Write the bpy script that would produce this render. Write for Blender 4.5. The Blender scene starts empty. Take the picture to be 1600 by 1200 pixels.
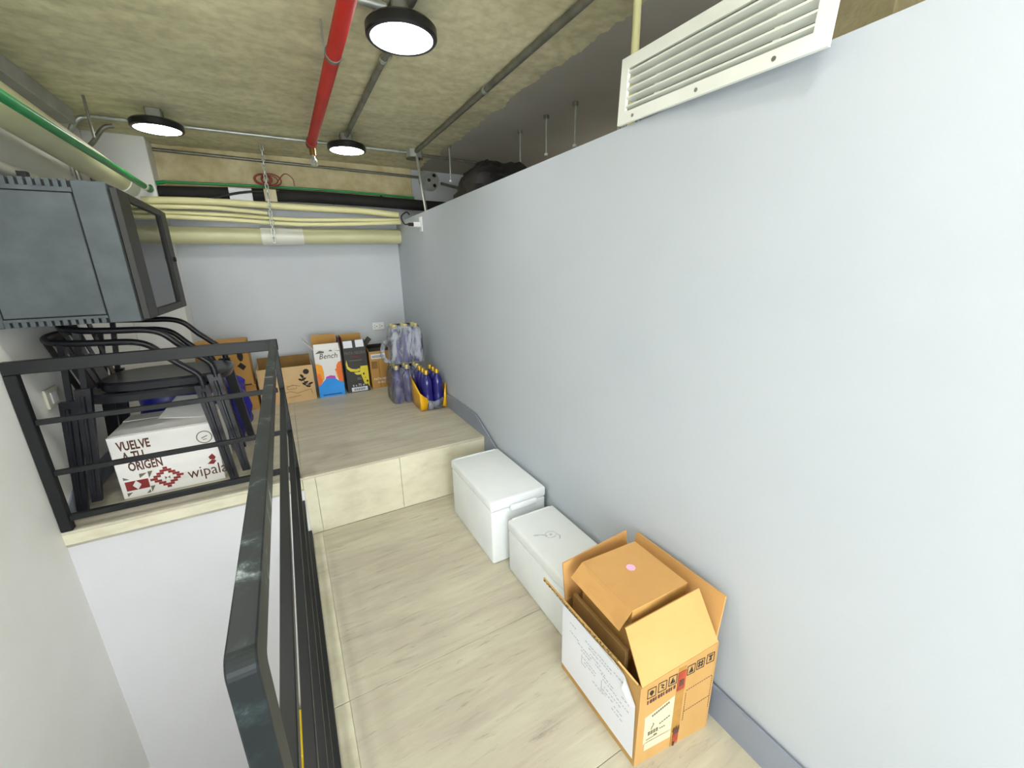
import bpy, bmesh, math, random
from mathutils import Vector, Matrix, noise

# ------------------------------------------------------------------ camera, world, exposure
# everything below is laid out in drawing units; finish() scales it all to metres
S = 0.75
sc = bpy.context.scene
COL = sc.collection
cam_d = bpy.data.cameras.new('camera')
cam = bpy.data.objects.new('camera', cam_d)
COL.objects.link(cam)
cam_d.sensor_fit = 'HORIZONTAL'
cam_d.sensor_width = 36.0
cam_d.lens = 36.0 * 630.478 / 1600.0
cam_d.clip_start = 0.02
cam_d.clip_end = 60
RIGHT = Vector((0.8746, -0.4846, -0.0173))
UP = Vector((0.1485, 0.2337, 0.9609))
FWD = Vector((0.4616, 0.8429, -0.2764))
cam.matrix_world = Matrix(((RIGHT.x, UP.x, -FWD.x, 0.0),
                           (RIGHT.y, UP.y, -FWD.y, 0.0),
                           (RIGHT.z, UP.z, -FWD.z, 1.6),
                           (0, 0, 0, 1)))
sc.camera = cam
world = bpy.data.worlds.new('world')
sc.world = world
world.use_nodes = True
world.node_tree.nodes['Background'].inputs[0].default_value = (0.93, 0.97, 1.0, 1)
world.node_tree.nodes['Background'].inputs[1].default_value = 9.0
sc.view_settings.view_transform = 'Standard'
sc.view_settings.look = 'None'
sc.view_settings.gamma = 1.0
sc.view_settings.use_curve_mapping = False
sc.view_settings.exposure = 0.2
LAMP_POWER = {'far': 20.0, 'stair': 75.0, 'near': 42.0, 'void': 80.0}
LAMP_COLOUR = (1.0, 0.985, 0.93)

# ------------------------------------------------------------------ main dimensions
XR, YB, ZP, YP, ZT, XL, ZC = 1.169, 4.664, 0.398, 2.544, 2.083, -1.121, 2.62
XE = -0.07          # left edge of the landing
ZLOW = -2.6         # floor at the foot of the stairwell
YBACK = -2.6

# ------------------------------------------------------------------ materials
def lin(h):
    if isinstance(h, str):
        h = tuple(int(h[i:i + 2], 16) / 255 for i in (0, 2, 4))
    return tuple((c / 12.92 if c <= 0.04045 else ((c + 0.055) / 1.055) ** 2.4) for c in h) + (1.0,)

M = {}

def base_mat(name):
    m = bpy.data.materials.new(name)
    m.use_nodes = True
    nt = m.node_tree
    b = nt.nodes['Principled BSDF']
    M[name] = m
    return m, nt, b

def mapping(nt, stretch, coord='Object', offset=(0, 0, 0)):
    if coord == 'World':
        tc = nt.nodes.new('ShaderNodeNewGeometry')
        out = tc.outputs['Position']
    else:
        tc = nt.nodes.new('ShaderNodeTexCoord')
        out = tc.outputs[coord]
    mp = nt.nodes.new('ShaderNodeMapping')
    mp.inputs['Scale'].default_value = stretch
    mp.inputs['Location'].default_value = offset
    nt.links.new(out, mp.inputs[0])
    return mp.outputs[0]

def noise_node(nt, vec, scale, detail=4, rough=0.55, dist=0.0):
    n = nt.nodes.new('ShaderNodeTexNoise')
    n.inputs['Scale'].default_value = scale
    n.inputs['Detail'].default_value = detail
    n.inputs['Roughness'].default_value = rough
    n.inputs['Distortion'].default_value = dist
    nt.links.new(vec, n.inputs['Vector'])
    return n.outputs['Fac']

def ramp(nt, fac, stops):
    r = nt.nodes.new('ShaderNodeValToRGB')
    e = r.color_ramp.elements
    while len(e) < len(stops):
        e.new(0.5)
    for i, (p, c) in enumerate(stops):
        e[i].position = p
        e[i].color = lin(c) if not (isinstance(c, tuple) and len(c) == 4) else c
    nt.links.new(fac, r.inputs[0])
    return r.outputs[0]

def mixc(nt, fac, a, b, blend='MIX'):
    n = nt.nodes.new('ShaderNodeMix')
    n.data_type = 'RGBA'
    n.blend_type = blend
    for s, v in ((0, fac), (6, a), (7, b)):
        if hasattr(v, 'is_linked') or hasattr(v, 'links'):
            nt.links.new(v, n.inputs[s])
        else:
            n.inputs[s].default_value = v
    return n.outputs[2]

def bump(nt, bsdf, h, strength=0.2, dist=0.01):
    b = nt.nodes.new('ShaderNodeBump')
    b.inputs['Strength'].default_value = strength
    b.inputs['Distance'].default_value = dist
    nt.links.new(h, b.inputs['Height'])
    nt.links.new(b.outputs[0], bsdf.inputs['Normal'])

def mat(name, c1, c2=None, rough=0.5, metal=0.0, scale=6, stretch=(1, 1, 1), lo=0.35, hi=0.65,
        bmp=0.0, bscale=60, coord='Object', spec=0.5, detail=4):
    m, nt, b = base_mat(name)
    b.inputs['Roughness'].default_value = rough
    b.inputs['Metallic'].default_value = metal
    b.inputs['Specular IOR Level'].default_value = spec
    v = mapping(nt, stretch, coord)
    f = noise_node(nt, v, scale, detail)
    c = ramp(nt, f, [(lo, c1), (hi, c2 or c1)])
    nt.links.new(c, b.inputs['Base Color'])
    if bmp:
        bump(nt, b, noise_node(nt, v, bscale, 3), bmp)
    return m

mat('paint_wall', 'b9c0c8', 'b3bbc4', rough=0.55, scale=1.5, bmp=0.04, bscale=90, coord='World')
mat('paint_white', 'd0d0d3', 'cacacd', rough=0.6, scale=1.4, bmp=0.05, bscale=60, coord='World')
mat('paint_back', 'c8cdd2', 'c1c6cb', rough=0.6, scale=1.4, bmp=0.04, bscale=80, coord='World')
mat('paint_left', 'eeeeea', 'e6e6e0', rough=0.6, scale=2.0, bmp=0.08, bscale=70, coord='World')
mat('skirting', '8b93a2', '828a99', rough=0.45, scale=3, coord='World')
mat('grey_render', 'b4b4ac', '9e9e96', rough=0.85, scale=4, bmp=0.15, bscale=40, coord='World')
mat('dark_render', 'b0ada5', '9c9990', rough=0.9, scale=3, bmp=0.1, bscale=40, coord='World')
mat('raw_concrete', 'd8cda6', 'b4a478', rough=0.9, scale=9, lo=0.3, hi=0.7, bmp=0.4, bscale=35, coord='World')
mat('slab_concrete', 'b4b2a4', 'a09e90', rough=0.9, scale=6, bmp=0.1)
mat('black_paint', '1b1e1f', '151718', rough=0.45, scale=5, spec=0.3)
mat('rack_metal', '495053', '40474a', rough=0.5, spec=0.3, scale=14, bmp=0.03, bscale=200)
mat('rack_panel', '4c5355', '41484a', rough=0.6, spec=0.3, scale=10, bmp=0.05, bscale=220)
mat('rack_door', '2e2e2b', '282826', rough=0.5, spec=0.3)
mat('black_gap', '0c0d0e', rough=0.8)
mat('chair_paint', '15161c', '101116', rough=0.35, spec=0.35, scale=5)
mat('chair_seat', '24252a', '1c1d22', rough=0.3, spec=0.4, scale=4)
mat('foam', 'e9edef', 'e2e7ea', rough=0.7, scale=6, bmp=0.12, bscale=260)
mat('foam_mark', 'b4bac6', 'd8dde2', rough=0.8, scale=60)
mat('cardboard', 'c0934f', 'b58746', rough=0.8, scale=8, stretch=(1, 1, 0.3), bmp=0.05, bscale=120)
mat('cardboard_pale', 'd4b486', 'caa878', rough=0.85, scale=8, bmp=0.05, bscale=120)
mat('cardboard_dark', '8a6a3a', '7c5e32', rough=0.85, scale=8)
mat('cardboard_orange', 'd0a062', 'c69658', rough=0.75, scale=5, bmp=0.04, bscale=100)
mat('cardboard_near', 'bd955a', 'b38b50', rough=0.8, scale=8, stretch=(1, 1, 0.3), bmp=0.05, bscale=120)
mat('corrugation', 'b89a5c', '6f5730', rough=0.9, scale=160, lo=0.45, hi=0.55)
mat('print_black', '2b2622', rough=0.8)
mat('print_brown', '5e3a30', '4c2f28', rough=0.8)
mat('print_red', '8e2f2e', '7c2828', rough=0.8)
mat('print_olive', '6d6a58', rough=0.8)
mat('tape_red', 'b04a2c', '8d3322', rough=0.4, scale=40)
mat('tape_clear', 'b08340', 'a47836', rough=0.25, scale=30)
mat('paper', 'e6e8ee', 'dfe1ea', rough=0.7, scale=3)
mat('paper_cream', 'd2c8a8', 'c8bd9c', rough=0.7, scale=5)
mat('ink_pale', 'a9acb8', rough=0.8)
mat('sticker', 'e9b9d8', rough=0.6)
mat('carton_white', 'e6e5e2', 'dedcd8', rough=0.6, scale=4)
mat('carton_black', '2e2d2b', '262523', rough=0.5, scale=6)
mat('carton_maroon', '5c2a22', rough=0.6)
mat('wine_yellow', 'e2d13a', 'd6c22c', rough=0.6)
mat('wine_orange', 'ee7a2a', 'e8642a', rough=0.6)
mat('wine_amber', 'f2a224', rough=0.6)
mat('wine_blue', '1f8fe8', '2f9af0', rough=0.6)
mat('wine_magenta', 'c33fb0', rough=0.6)
mat('galvanised', 'b8bcb4', 'a0a49c', rough=0.38, metal=0.55, scale=20)
mat('conduit_dull', '8c8c80', '74746a', rough=0.45, metal=0.6, scale=14)
mat('red_pipe', 'c4221a', 'b01a12', rough=0.55, scale=5)
mat('brass', '8a6a3c', rough=0.35, metal=0.9)
mat('green_pipe', '1f9450', '188244', rough=0.4, scale=6)
mat('pvc_cream', 'd9d7ac', 'cfcca0', rough=0.42, scale=3)
mat('pvc_tube', 'e6e2ae', 'dcd8a2', rough=0.45, scale=4)
mat('pvc_white', 'ecece0', 'e4e4d6', rough=0.42, scale=3)
mat('foam_black', '1d1b1a', '161414', rough=0.8, scale=12)
mat('tag_white', 'd8dade', rough=0.6)
mat('wire_red', '8e3426', '6e281e', rough=0.5)
mat('lamp_black', '16171b', '121316', rough=0.3)
mat('vent_white', 'eef1ea', 'e6eae2', rough=0.45)
mat('switch_cream', 'dcdac8', 'd2d0be', rough=0.4)
mat('plate_white', 'e8e8ea', rough=0.35)
mat('bag_black', '26242a', '1c1b20', rough=0.5, scale=6, bmp=0.3, bscale=14)
mat('bag_blue', '23249a', '1a1b7c', rough=0.35, scale=6, bmp=0.4, bscale=12)
mat('gold_cap', 'caa436', 'b8922c', rough=0.3, metal=0.6)
mat('pale_cap', 'c8bd84', 'b8ac74', rough=0.35, metal=0.3)
mat('yellow_film', 'f0b81a', 'e2a80e', rough=0.3, scale=9, bmp=0.3, bscale=16)
mat('bin_yellow', 'f2d21a', 'e8c60e', rough=0.4)
mat('bin_blue', '4f86c8', '447abc', rough=0.4)

# bottle: deep cobalt, glossy
m, nt, b = base_mat('bottle_blue')
b.inputs['Base Color'].default_value = lin('211f72')
b.inputs['Roughness'].default_value = 0.12
b.inputs['Coat Weight'].default_value = 0.4

# worn black paint of the handrail: pale scuffs with a shape of their own
m, nt, b = base_mat('rail_worn')
v = mapping(nt, (1, 1, 1))
f = noise_node(nt, v, 26, 6, 0.7, 0.4)
f2 = noise_node(nt, v, 11, 3)
mul = nt.nodes.new('ShaderNodeMath'); mul.operation = 'MULTIPLY'
nt.links.new(f, mul.inputs[0]); nt.links.new(f2, mul.inputs[1])
c = ramp(nt, mul.outputs[0], [(0.25, '12191b'), (0.30, '1f2a2b'), (0.345, '4c5758'), (0.39, '98a2a2')])
nt.links.new(c, b.inputs['Base Color'])
b.inputs['Roughness'].default_value = 0.45
b.inputs['Specular IOR Level'].default_value = 0.25

# ceiling: cast concrete with board streaks; a skim-coated grey zone past the partition
m, nt, b = base_mat('ceiling_concrete')
vs = mapping(nt, (1.1, 4.0, 1), 'World')
vf = mapping(nt, (1, 1, 1), 'World')
f1 = noise_node(nt, vs, 2.2, 6, 0.62, 0.3)
f2 = noise_node(nt, vf, 1.3, 3)
f3 = noise_node(nt, vf, 24, 4)
c1 = ramp(nt, f1, [(0.28, 'ada884'), (0.44, 'ccc6a0'), (0.58, 'e0d9b4'), (0.75, 'ece5c4')])
c2 = ramp(nt, f2, [(0.35, 'bdb994'), (0.65, 'e6dfbc')])
cc = mixc(nt, 0.42, c1, c2)
spk = ramp(nt, f3, [(0.35, '8c8870'), (0.6, 'ffffff')])
cc = mixc(nt, 0.25, cc, spk, 'MULTIPLY')
sep = nt.nodes.new('ShaderNodeSeparateXYZ')
g = nt.nodes.new('ShaderNodeNewGeometry')
nt.links.new(g.outputs['Position'], sep.inputs[0])
fj = noise_node(nt, mapping(nt, (1, 1, 1), 'World'), 6, 5, 0.7)
ma = nt.nodes.new('ShaderNodeMath'); ma.operation = 'MULTIPLY_ADD'
nt.links.new(fj, ma.inputs[0]); ma.inputs[1].default_value = -0.16; ma.inputs[2].default_value = 0.08
ad = nt.nodes.new('ShaderNodeMath'); ad.operation = 'ADD'
nt.links.new(sep.outputs[0], ad.inputs[0]); nt.links.new(ma.outputs[0], ad.inputs[1])
gt = nt.nodes.new('ShaderNodeMath'); gt.operation = 'GREATER_THAN'
nt.links.new(ad.outputs[0], gt.inputs[0]); gt.inputs[1].default_value = 1.44 * S
skim = ramp(nt, f2, [(0.3, 'b8b4ab'), (0.7, 'a8a49a')])
cc = mixc(nt, gt.outputs[0], cc, skim)
nt.links.new(cc, b.inputs['Base Color'])
b.inputs['Roughness'].default_value = 0.9
bump(nt, b, f1, 0.25)

# floor tiles: travertine-like streaks running across the room
m, nt, b = base_mat('floor_tile')
vs = mapping(nt, (1.0, 7.0, 7.0), 'World')
f1 = noise_node(nt, vs, 3.2, 7, 0.65, 0.5)
f2 = noise_node(nt, mapping(nt, (0.8, 3.0, 3.0), 'World', (3, 1, 0)), 2.0, 4, 0.6)
f3 = noise_node(nt, mapping(nt, (2.0, 16.0, 16.0), 'World', (7, 2, 0)), 4.0, 5, 0.7, 0.6)
c1 = ramp(nt, f1, [(0.28, '9c9586'), (0.42, 'b6ae9d'), (0.56, 'c5bfaa'), (0.72, 'd2ceb8')])
c2 = ramp(nt, f2, [(0.35, 'b3a797'), (0.5, 'bcb8a4'), (0.68, 'c9c8b2')])
cc = mixc(nt, 0.45, c1, c2)
c3 = ramp(nt, f3, [(0.30, '8f887a'), (0.42, 'ffffff')])
cc = mixc(nt, 0.40, cc, c3, 'MULTIPLY')
nt.links.new(cc, b.inputs['Base Color'])
b.inputs['Roughness'].default_value = 0.42
bump(nt, b, f3, 0.06)

# riser tiles, paler and blotchier
m, nt, b = base_mat('riser_tile')
f1 = noise_node(nt, mapping(nt, (1.5, 3, 3), 'World'), 3.4, 6, 0.6)
c1 = ramp(nt, f1, [(0.3, 'bcb79f'), (0.5, 'cfcab2'), (0.7, 'd9d5be')])
nt.links.new(c1, b.inputs['Base Color'])
b.inputs['Roughness'].default_value = 0.45

# lamp diffusers
for k_, p_ in LAMP_POWER.items():
    m = bpy.data.materials.new('lamp_diffuser_' + k_); m.use_nodes = True; M['lamp_diffuser_' + k_] = m
    nt = m.node_tree
    nt.nodes.remove(nt.nodes['Principled BSDF'])
    e = nt.nodes.new('ShaderNodeEmission')
    e.inputs[0].default_value = LAMP_COLOUR + (1,)
    e.inputs[1].default_value = p_
    nt.links.new(e.outputs[0], nt.nodes['Material Output'].inputs[0])

def clear_mat(name, tint, opaque, gloss_rough, wr_scale=0, milky=(0.8, 0.82, 0.88, 1)):
    """thin clear sheet: mostly transparent, a little milky, fresnel gloss"""
    m = bpy.data.materials.new(name); m.use_nodes = True; M[name] = m
    nt = m.node_tree
    nt.nodes.remove(nt.nodes['Principled BSDF'])
    t = nt.nodes.new('ShaderNodeBsdfTransparent'); t.inputs[0].default_value = tint
    d = nt.nodes.new('ShaderNodeBsdfDiffuse'); d.inputs[0].default_value = milky
    g = nt.nodes.new('ShaderNodeBsdfGlossy'); g.inputs['Roughness'].default_value = gloss_rough
    a = nt.nodes.new('ShaderNodeMixShader'); a.inputs[0].default_value = opaque
    nt.links.new(t.outputs[0], a.inputs[1]); nt.links.new(d.outputs[0], a.inputs[2])
    fr = nt.nodes.new('ShaderNodeFresnel'); fr.inputs[0].default_value = 1.4
    bm_ = nt.nodes.new('ShaderNodeMixShader')
    nt.links.new(fr.outputs[0], bm_.inputs[0])
    nt.links.new(a.outputs[0], bm_.inputs[1]); nt.links.new(g.outputs[0], bm_.inputs[2])
    if wr_scale:
        v = mapping(nt, (1, 1, 0.35))
        f = noise_node(nt, v, wr_scale, 4, 0.6, 1.0)
        bp = nt.nodes.new('ShaderNodeBump'); bp.inputs['Strength'].default_value = 0.8
        bp.inputs['Distance'].default_value = 0.02
        nt.links.new(f, bp.inputs['Height'])
        nt.links.new(bp.outputs[0], g.inputs['Normal']); nt.links.new(bp.outputs[0], d.inputs['Normal'])
        nt.links.new(bp.outputs[0], fr.inputs['Normal'])
        mm = ramp(nt, f, [(0.42, (opaque * 0.4,) * 3 + (1,)), (0.62, (min(1, opaque * 2.0),) * 3 + (1,))])
        nt.links.new(mm, a.inputs[0])
    nt.links.new(bm_.outputs[0], nt.nodes['Material Output'].inputs[0])

clear_mat('glass_pane', (0.9, 0.92, 0.9, 1), 0.03, 0.05)
clear_mat('shrink_film', (0.93, 0.94, 0.98, 1), 0.12, 0.16, 26)
clear_mat('film_thick', (0.9, 0.92, 0.96, 1), 0.26, 0.2, 18, (0.72, 0.75, 0.82, 1))
clear_mat('film_scrap', (0.9, 0.9, 0.9, 1), 0.5, 0.3, 14, (0.7, 0.7, 0.7, 1))

# ------------------------------------------------------------------ mesh helpers
class MB:
    def __init__(self):
        self.v, self.f = [], []

    def add(self, vs, fs):
        o = len(self.v)
        self.v += [Vector(p) for p in vs]
        self.f += [tuple(i + o for i in f) for f in fs]
        return self

    def hexa(self, p):
        """8 corners: bottom ring 0-3, top ring 4-7 (both counter-clockwise seen from above)"""
        return self.add(p, [(3, 2, 1, 0), (4, 5, 6, 7), (0, 1, 5, 4), (1, 2, 6, 5), (2, 3, 7, 6), (3, 0, 4, 7)])

    def box(self, a, b, r=0.0, seg=2):
        (x0, y0, z0), (x1, y1, z1) = a, b
        x0, x1 = min(x0, x1), max(x0, x1); y0, y1 = min(y0, y1), max(y0, y1); z0, z1 = min(z0, z1), max(z0, z1)
        p = [(x0, y0, z0), (x1, y0, z0), (x1, y1, z0), (x0, y1, z0), (x0, y0, z1), (x1, y0, z1), (x1, y1, z1), (x0, y1, z1)]
        if r <= 0:
            return self.hexa(p)
        t = MB().hexa(p)
        bm = bmesh.new()
        vs = [bm.verts.new(q) for q in t.v]
        for f in t.f:
            bm.faces.new([vs[i] for i in f])
        bmesh.ops.bevel(bm, geom=list(bm.edges), offset=r, segments=seg, profile=0.5, affect='EDGES')
        bm.verts.index_update()
        self.add([q.co.copy() for q in bm.verts], [tuple(q.index for q in f.verts) for f in bm.faces])
        bm.free()
        return self

    def bar(self, p, q, w, h, up=(0, 0, 1)):
        """square bar from p to q, w across, h along up"""
        p, q = Vector(p), Vector(q)
        d = (q - p).normalized()
        u = Vector(up)
        s = d.cross(u)
        if s.length < 1e-4:
            s = d.cross(Vector((1, 0, 0)))
        s.normalize()
        u = s.cross(d).normalized()
        ring = lambda c: [c - s * w / 2 - u * h / 2, c + s * w / 2 - u * h / 2, c + s * w / 2 + u * h / 2, c - s * w / 2 + u * h / 2]
        return self.add(ring(p) + ring(q), [(0, 1, 2, 3), (7, 6, 5, 4), (0, 4, 5, 1), (1, 5, 6, 2), (2, 6, 7, 3), (3, 7, 4, 0)])

    def tube(self, path, r, n=10, closed=False, cap=True):
        pts = [Vector(p) for p in path]
        rs = r if isinstance(r, (list, tuple)) else [r] * len(pts)
        N = len(pts)
        tang = []
        for i in range(N):
            a = pts[(i - 1) % N] if (closed or i > 0) else pts[i]
            c = pts[(i + 1) % N] if (closed or i < N - 1) else pts[i]
            tang.append((c - a).normalized())
        ref = Vector((0, 0, 1)) if abs(tang[0].z) < 0.9 else Vector((1, 0, 0))
        nrm = (ref - tang[0] * ref.dot(tang[0])).normalized()
        vs = []
        for i in range(N):
            nrm = (nrm - tang[i] * nrm.dot(tang[i]))
            if nrm.length < 1e-5:
                nrm = tang[i].orthogonal()
            nrm.normalize()
            bn = tang[i].cross(nrm)
            for k in range(n):
                a = 2 * math.pi * k / n
                vs.append(pts[i] + (nrm * math.cos(a) + bn * math.sin(a)) * rs[i])
        fs = []
        for i in range(N if closed else N - 1):
            j = (i + 1) % N
            for k in range(n):
                l = (k + 1) % n
                fs.append((i * n + k, i * n + l, j * n + l, j * n + k))
        if cap and not closed:
            fs.append(tuple(reversed(range(n))))
            fs.append(tuple((N - 1) * n + k for k in range(n)))
        return self.add(vs, fs)

    def lathe(self, prof, n=32, origin=(0, 0, 0), axis='z'):
        """prof: list of (radius, height)"""
        o = Vector(origin)
        vs, fs = [], []
        for (r, h) in prof:
            for k in range(n):
                a = 2 * math.pi * k / n
                p = (r * math.cos(a), r * math.sin(a), h)
                if axis == 'y':
                    p = (p[0], p[2], -p[1])
                if axis == 'x':
                    p = (p[2], p[0], p[1])
                vs.append(o + Vector(p))
        for i in range(len(prof) - 1):
            for k in range(n):
                l = (k + 1) % n
                fs.append((i * n + k, i * n + l, (i + 1) * n + l, (i + 1) * n + k))
        fs.append(tuple(reversed(range(n))))
        fs.append(tuple((len(prof) - 1) * n + k for k in range(n)))
        return self.add(vs, fs)

    def prism(self, poly, frame, depth):
        """poly in (u,v) of frame (origin,u,v,n); extruded from 0 to -depth along n (front face at n=0)"""
        o, u, v, n = frame
        k = len(poly)
        a = [o + u * p[0] + v * p[1] for p in poly]
        b = [p - n * depth for p in a]
        fs = [tuple(range(k)), tuple(reversed(range(k, 2 * k)))]
        for i in range(k):
            j = (i + 1) % k
            fs.append((i, i + k, j + k, j))
        return self.add(a + b, fs)

    def slab(self, quad, t):
        """four 3-D corners thickened by t to the back of their normal"""
        q = [Vector(p) for p in quad]
        n = (q[1] - q[0]).cross(q[3] - q[0]).normalized()
        return self.add(q + [p - n * t for p in q],
                        [(0, 1, 2, 3), (7, 6, 5, 4), (0, 4, 5, 1), (1, 5, 6, 2), (2, 6, 7, 3), (3, 7, 4, 0)])

    def build(self, name, material, parent=None, smooth=False, rebase=True):
        vs = self.v
        loc = Vector((0, 0, 0))
        if parent is not None:
            inv = parent.matrix_basis.inverted()
            if parent.parent is not None:
                inv = inv @ parent.parent.matrix_basis.inverted()
            vs = [inv @ p for p in vs]
        elif rebase:
            lo = [min(p[i] for p in vs) for i in range(3)]
            hi = [max(p[i] for p in vs) for i in range(3)]
            loc = Vector(((lo[0] + hi[0]) / 2, (lo[1] + hi[1]) / 2, lo[2]))
            vs = [p - loc for p in vs]
        me = bpy.data.meshes.new(name)
        me.from_pydata([tuple(p) for p in vs], [], self.f)
        me.materials.append(M[material])
        bm = bmesh.new(); bm.from_mesh(me)
        bmesh.ops.recalc_face_normals(bm, faces=bm.faces)
        bm.to_mesh(me); bm.free()
        if smooth:
            me.polygons.foreach_set('use_smooth', [True] * len(me.polygons))
            me.set_sharp_from_angle(angle=math.radians(42))
        me.update()
        ob = bpy.data.objects.new(name, me)
        ob.location = loc
        ob.parent = parent
        COL.objects.link(ob)
        return ob

def tag(o, label, cat=None, group=None, kind=None):
    if label: o['label'] = label
    if cat: o['category'] = cat
    if group: o['group'] = group
    if kind: o['kind'] = kind
    return o

def thing(name, label, cat, loc=(0, 0, 0), rz=0.0, group=None):
    o = bpy.data.objects.new(name, None)
    o.location = loc
    o.rotation_euler = (0, 0, rz)
    o.empty_display_size = 0.05
    # keep matrix_basis valid for building children in place
    COL.objects.link(o)
    return tag(o, label, cat, group)

def struct(o, label, cat):
    return tag(o, label, cat, kind='structure')

def copy_tree(o, parent=None):
    c = o.copy()
    COL.objects.link(c)
    c.parent = parent
    for ch in list(o.children):
        copy_tree(ch, c)
    return c

X, Y, Z = Vector((1, 0, 0)), Vector((0, 1, 0)), Vector((0, 0, 1))

def frame(o, u, v):
    u, v = Vector(u).normalized(), Vector(v).normalized()
    n = u.cross(v).normalized()
    v = n.cross(u).normalized()
    return (Vector(o), u, v, n)

def lift(fr, d):
    return (fr[0] + fr[3] * d,) + fr[1:]

def decal(name, fr, polys, material, parent, d=0.0012, label=None):
    """flat print: outlines lying just proud of a face; many tiny marks stay joined"""
    fr = lift(fr, d)
    sets = [[p] for p in polys] if len(polys) <= 6 else [polys]
    for q in sets:
        mb = MB()
        for p in q:
            mb.prism(p, fr, 0.0008)
        o = mb.build(name, material, parent)
        if len(q) > 1: o['kind'] = 'stuff'
        if label: o['label'] = label
    return o

def text(name, fr, s, u, v, size, material, parent, d=0.0014, align='LEFT', sx=1.0, shear=0.0, label=None, bold=0.0):
    cu = bpy.data.curves.new('tmp', 'FONT')
    cu.body = s
    cu.size = size
    cu.align_x = align
    cu.resolution_u = 2
    cu.shear = shear
    cu.offset = bold
    ob = bpy.data.objects.new('tmp', cu)
    COL.objects.link(ob)
    dg = bpy.context.evaluated_depsgraph_get()
    me = bpy.data.meshes.new_from_object(ob.evaluated_get(dg))
    o, uu, vv, n = lift(fr, d)
    mb = MB().add([o + uu * (u + p.co.x * sx) + vv * (v + p.co.y) for p in me.vertices], [tuple(f.vertices) for f in me.polygons])
    bpy.data.objects.remove(ob); bpy.data.meshes.remove(me); bpy.data.curves.remove(cu)
    t = mb.build(name, material, parent)
    if label: t['label'] = label
    return t

def rect(u0, v0, u1, v1):
    return [(u0, v0), (u1, v0), (u1, v1), (u0, v1)]

def disc(cu, cv, ru, rv=None, n=18):
    rv = rv or ru
    return [(cu + ru * math.cos(2 * math.pi * k / n), cv + rv * math.sin(2 * math.pi * k / n)) for k in range(n)]

def outline(u0, v0, u1, v1, t):
    return [rect(u0, v0, u1, v0 + t), rect(u0, v1 - t, u1, v1), rect(u0, v0 + t, u0 + t, v1 - t), rect(u1 - t, v0 + t, u1, v1 - t)]

def stroke(pts, w):
    """polyline as small quads"""
    out = []
    for (a, b) in zip(pts[:-1], pts[1:]):
        dx, dy = b[0] - a[0], b[1] - a[1]
        L = math.hypot(dx, dy) or 1
        nx, ny = -dy / L * w / 2, dx / L * w / 2
        out.append([(a[0] - nx, a[1] - ny), (b[0] - nx, b[1] - ny), (b[0] + nx, b[1] + ny), (a[0] + nx, a[1] + ny)])
    return out

def arc_path(pts, k=6):
    """Catmull-Rom through pts"""
    P = [Vector(p) for p in pts]
    P = [P[0] * 2 - P[1]] + P + [P[-1] * 2 - P[-2]]
    out = []
    for i in range(1, len(P) - 2):
        for j in range(k):
            t = j / k
            a, b, c, d = P[i - 1], P[i], P[i + 1], P[i + 2]
            out.append(0.5 * ((2 * b) + (c - a) * t + (2 * a - 5 * b + 4 * c - d) * t * t + (3 * b - a - 3 * c + d) * t ** 3))
    out.append(P[-2])
    return out

# ================================================================== THE ROOM
# landing floor: slab with large tiles laid crosswise
fl = struct(MB().box((XE, YBACK, -0.14), (XR, YP, -0.014)).build('floor', 'slab_concrete'),
            'beige streaked tile floor of the lower landing', 'floor')
ys = [YBACK, -1.865, -1.225, -0.585, 0.055, 0.695, 1.335, YP]
for i, (a, b_) in enumerate(zip(ys[:-1], ys[1:])):
    MB().box((XE + 0.0608, a + 0.001, -0.014), (XR, b_ - 0.001, 0.0), 0.001, 1).build('tile', 'floor_tile', fl)
    MB().box((XE, a + 0.0015, -0.014), (XE + 0.060, b_ - 0.0015, 0.0), 0.0015, 1).build('edge_tile', 'riser_tile', fl)

# raised platform
pf = struct(MB().box((XL, YP + 0.012, ZP - 0.09), (XR, YB, ZP - 0.014)).build('floor_platform', 'slab_concrete'),
            'raised tiled platform one tall step above the landing', 'floor')
ys = [YP, 3.76, YB]
xs = [XL, -0.07, XR]
for a, b_ in zip(ys[:-1], ys[1:]):
    for c, d in zip(xs[:-1], xs[1:]):
        MB().box((c + 0.0005, a + 0.0005, ZP - 0.014), (d - 0.0005, b_ - 0.0005, ZP), 0.001, 1).build('tile', 'floor_tile', pf)
for c, d in ((-0.07, 0.0), (0.0, 0.517), (0.517, XR)):
    MB().box((c + 0.001, YP, 0.001), (d - 0.001, YP + 0.012, ZP - 0.015), 0.0015, 1).build('riser_tile', 'riser_tile', pf)
MB().box((XL, YP, ZP - 0.072), (-0.071, YP + 0.012, ZP - 0.015), 0.0015, 1).build('edge_tile', 'riser_tile', pf)
# the mass of the step and the stairwell wall below it
struct(MB().box((XL, YP + 0.012, ZLOW), (XR, YB, ZP - 0.09)).build('wall_front', 'paint_white'),
       'white stairwell wall below the raised platform', 'wall')
struct(MB().box((XE + 0.015, YBACK, ZLOW), (XR, YP + 0.012, -0.14)).build('wall_stair', 'paint_white'),
       'white wall under the landing edge', 'wall')
struct(MB().box((XL - 0.12, YBACK, ZLOW), (XL, YB + 0.1, ZC)).build('wall_left', 'paint_left'),
       'off-white left wall beside the stairwell', 'wall')
struct(MB().box((XL, YB, ZLOW), (4.2, YB + 0.1, ZC)).build('wall_back', 'paint_back'),
       'pale grey wall at the far end behind the wine boxes', 'wall')
struct(MB().box((XR, YBACK, -0.14), (XR + 0.09, YB, ZT)).build('wall_right', 'paint_wall'),
       'tall pale blue-grey partition wall stopping short of the ceiling', 'wall')
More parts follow.
